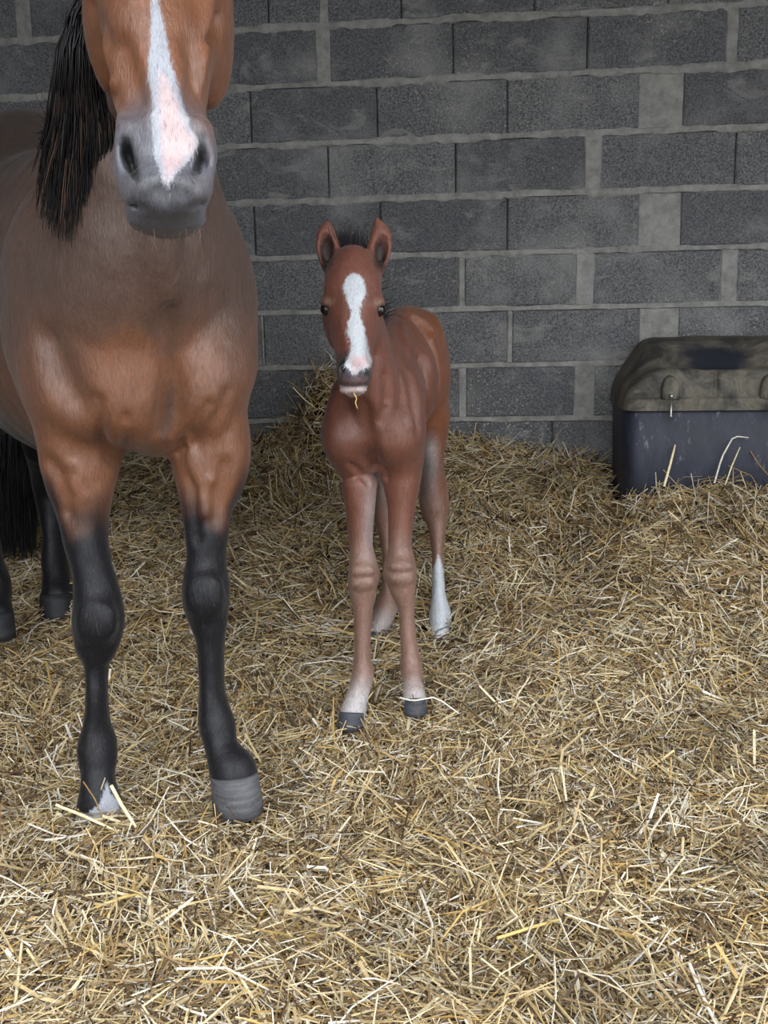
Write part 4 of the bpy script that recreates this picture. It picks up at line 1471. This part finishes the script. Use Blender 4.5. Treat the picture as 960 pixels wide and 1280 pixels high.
def build_bin():
    DF = 0.50
    s0, zl = wl_hit(780, 508, DF)
    s1 = s0 + 1.16
    root = empty('feed_bin', wl((s0 + s1) / 2, DF / 2, 0))
    tag(root, 'dark blue plastic feed bin with dusty domed black lid against the wall', 'bin')
    MB, ML = mat_bin_body(), mat_bin_lid()
    MS = plain('latch_steel', srgb(176, 176, 172), .35, .9, .3)

    def ring(a0, a1, d0, d1, z, r, n=7):
        pts = []
        for cx, cd, st in ((a1 - r, d1 - r, 0), (a0 + r, d1 - r, 90), (a0 + r, d0 + r, 180), (a1 - r, d0 + r, 270)):
            for k in range(n):
                t = math.radians(st + 90 * k / (n - 1))
                pts.append(wl(cx + r * math.cos(t), cd + r * math.sin(t), z))
        return np.array(pts)
    r = .06
    secs = [ring(s0 + .02, s1 - .02, .05, DF - .025, 0.0, r), ring(s0 + .006, s1 - .006, .04, DF - .012, zl - .22, r), ring(s0 + .004, s1 - .004, .04, DF - .010, zl - .015, r),
            ring(s0 + .010, s1 - .010, .04, DF - .016, zl - .008, r), ring(s0 + .010, s1 - .010, .04, DF - .016, zl + .006, r)]
    lathe('body', secs, MB, root)
    # lid: profile from the lip over the front face and the sloping top to the back
    _, z_face = wl_hit(860, 462, DF - .03)
    _, z_top = wl_hit(880, 419, .10)
    H1, H2 = z_face - zl, z_top - zl
    dH = H2 - H1
    vp = [(DF + .006, -.012), (DF + .006, 0.0), (DF + .008, .012), (DF + .008, .026), (DF + .002, .031), (DF - .006, .036), (DF - .010, H1 * .6), (DF - .018, H1 * .93), (DF - .028, H1 + .002),
          (DF - .05, H1 + .010), (DF - .10, H1 + .020), (DF - .125, H1 + dH * .42), (DF - .17, H1 + dH * .66), (DF - .23, H1 + dH * .88), (DF - .28, H1 + dH * .97), (.15, H2), (.09, H2), (.05, H2 * .9), (.035, H2 * .5), (.032, 0.0), (.032, -.012)]
    us = np.concatenate([[0, .004, .010, .016, .024, .034, .046, .060, .076, .094, .112, .13, .15], np.linspace(.17, 1.16 - .17, 70), 1.16 - np.array([.15, .13, .112, .094, .076, .06, .046, .034, .024, .016, .01, .004, 0])])
    sm = wl_hit(897, 480, DF)[0] - s0
    us = np.unique(np.round(np.concatenate([[-.0], us, sm + np.array([-.013, -.007, -.004, 0, .004, .007, .013])]), 5))
    g1 = np.interp(us, [0, .012, .03, .06, .10, .14], [0, .22, .42, .66, .93, 1.0]) * np.interp(1.16 - us, [0, .012, .03, .06, .10, .14], [0, .22, .42, .66, .93, 1.0])
    us0 = us
    seam = wl_hit(897, 480, DF)[0] - s0
    hol = wl_hit(895, 448, DF - .12)[0] - s0
    V, wip = [], []
    for iu, u in enumerate(us):
        for iv, (d, hz) in enumerate(vp):
            lip = min(hz, .03)
            z = zl - .004 + lip + (hz - lip) * g1[iu]
            if iu in (0, len(us) - 1): z = zl - .016
            dd = d
            if 5 <= iv <= 9:
                q = abs(u - seam)
                if q < .012: dd -= .014 * (1 - q / .012)
            bump = .0035 * vnoise(np.array([u * 1.0, d, .3]), 14.0)
            gx_ = math.exp(-((u - hol) / .115) ** 2 - ((d - (DF - .15)) / .085) ** 2)
            if 8 < iv < 18 and 0 < iu < len(us) - 1: z += bump - .036 * gx_
            # rounded ends in plan
            e = min(u, us[-1] - u)
            if d > .25 and e < r: dd -= (r - math.sqrt(max(r * r - (r - e) ** 2, 0)))
            V.append(wl(s0 + u, dd, z))
            wn = gx_ * 1.25 + .35 * math.exp(-((u - hol + .35) / .10) ** 2 - ((d - (DF - .06)) / .03) ** 2)
            wip.append(min(1.0, wn))
    nv = len(vp)
    F = []
    for i in range(len(us) - 1):
        for j in range(nv - 1):
            F.append((i * nv + j, (i + 1) * nv + j, (i + 1) * nv + j + 1, i * nv + j + 1))
    me = np_mesh('lid', np.array(V), np.array(F), smooth=True)
    add_float(me, 'wiped', np.array(wip))
    lid = child_world('lid', me, ML, root)
    # latches: moulded hood on the lid with a steel pin hanging over the lip
    for lx in (838, 962):
        sc, _ = wl_hit(lx, 485, DF)
        secs = []
        th = np.linspace(0, math.pi, 11)
        for k, (w, hgt, dep) in enumerate(((.032, .080, -.03), (.031, .078, .006), (.027, .070, .013), (.017, .048, .016))):
            pts = [wl(sc + w * math.cos(t), DF + dep, zl + .024 + hgt * (math.sin(t) ** .7)) for t in th]
            pts += [wl(sc - w * (1 - 2 * q), DF + dep, zl + .024) for q in (.25, .5, .75)]
            secs.append(np.array(pts))
        lathe('latch_hood', secs, ML, lid)
        # steel pin and hinge knuckle
        pin = []
        for z, rr in ((zl + .042, .004), (zl + .041, .0075), (zl + .030, .0075), (zl + .028, .0042), (zl - .028, .0042), (zl - .030, .006), (zl - .036, .006), (zl - .037, .003)):
            pin.append(np.array([wl(sc + rr * math.cos(t), DF + .026 + rr * math.sin(t), z) for t in np.arange(12) * math.pi / 6]))
        lathe('latch_pin', pin, MS, lid)
    return root


feed_bin = build_bin()

# ------------------------------------------------------------------ single stalks that stand out from the bedding
def on_ground(px, py, lift=.022):
    r = ray(px, py)
    t = 1.0
    for t in np.arange(1.2, 5.0, .004):
        q = CAM + r * t
        if q[2] < float(ground(np.array([q[0]]), np.array([q[1]]))[0]) + lift: break
    return CAM + r * t


def stalk(pts, w, tint, label):
    pts = np.array(pts, float)
    k = np.linspace(0, len(pts) - 1, 2 * len(pts) + 1)
    Pl = np.stack([np.interp(k, np.arange(len(pts)), pts[:, i]) for i in range(3)], 1)[None]
    ra = np.full((1, len(k)), w / 2) * np.interp(np.linspace(0, 1, len(k)), [0, .8, 1], [1, .9, .5])[None]
    c = pts[0].copy()
    V, F, _ = tubes(Pl - c, ra, ra * .6, np.array([[.15, -.6, .75]]), 6)
    V = V.reshape(-1, 3)
    n = len(V)
    me = np_mesh('straw_stalk', V, F, smooth=True)
    add_col(me, 'tint', np.tile(np.array(srgb(*tint)), (n, 1)))
    o = link('straw_stalk', me, MAT_STRAW)
    o.location = c
    tag(o, label, 'straw stalk', 'single straw stalks lying apart')


G = on_ground
PALE, GOLD, WHT, BRN = (232, 220, 178), (206, 178, 108), (236, 232, 220), (150, 116, 70)
stalk([P(830, 608, 3.47), P(838, 580, 3.50), P(844, 556, 3.525)], .009, PALE, 'broad pale straw leaf leaning upright on the bin front')
stalk([P(893, 604, 3.50), P(902, 572, 3.50), P(917, 545, 3.50), P(936, 547, 3.50)], .006, WHT, 'tall kinked straw in front of the bin, its tip bent sideways')
stalk([P(906, 608, 3.46), P(915, 582, 3.48), P(925, 559, 3.50)], .005, PALE, 'short straight straw standing upright right of the kinked one')
stalk([P(938, 564, 3.52), P(950, 582, 3.50), P(966, 600, 3.48)], .005, BRN, 'thin straw slanting across the bin at the right picture edge')
stalk([P(70, 1006, 2.11), P(105, 1020, 2.09), P(142, 1037, 2.08)], .0075, PALE, 'flat pale straw lying across the mare\'s half-buried hoof')
stalk([P(139, 982, 2.15), P(152, 1006, 2.12), P(170, 1034, 2.09)], .009, PALE, 'thick pale straw beside the white mark on the mare\'s pastern')
stalk([P(104, 977, 2.15), P(118, 998, 2.13), P(129, 1022, 2.12)], .003, BRN, 'thin brown straw leaning on the mare\'s half-buried hoof')
stalk([G(527, 767), G(556, 790, .03), G(604, 808)], .007, PALE, 'bent pale straw in front of the foal\'s white hind sock')
stalk([P(500, 872, 2.56), P(516, 876, 2.54), P(545, 871, 2.55), P(574, 892, 2.53)], .005, WHT, 'crooked whitish straw lying over the foal\'s right-hand front hoof')
stalk([G(18, 1264, .03), G(26, 1190, .035), G(33, 1116, .03)], .006, PALE, 'long upright pale straw near the lower left corner')
stalk([G(120, 1134, .03), G(155, 1121, .035), G(193, 1114, .03)], .007, GOLD, 'golden straw below the mare\'s half-buried hoof')
stalk([G(862, 1205, .03), G(876, 1240, .035), G(897, 1284, .03)], .008, WHT, 'thick whitish straw near the lower right corner')
stalk([G(621, 1173, .03), G(668, 1158, .035), G(715, 1145, .03)], .007, GOLD, 'long golden straw lying alone in the lower middle foreground')
stalk([P(441, 489, 2.405), P(446, 498, 2.40), P(444, 503, 2.40), P(447, 511, 2.40)], .0032, GOLD, 'curled straw wisp hanging from the foal\'s mouth')
stalk([P(366, 484, 3.96), P(380, 499, 3.95), P(397, 512, 3.94)], .005, PALE, 'straw poking out of the heap left of the foal\'s chest')
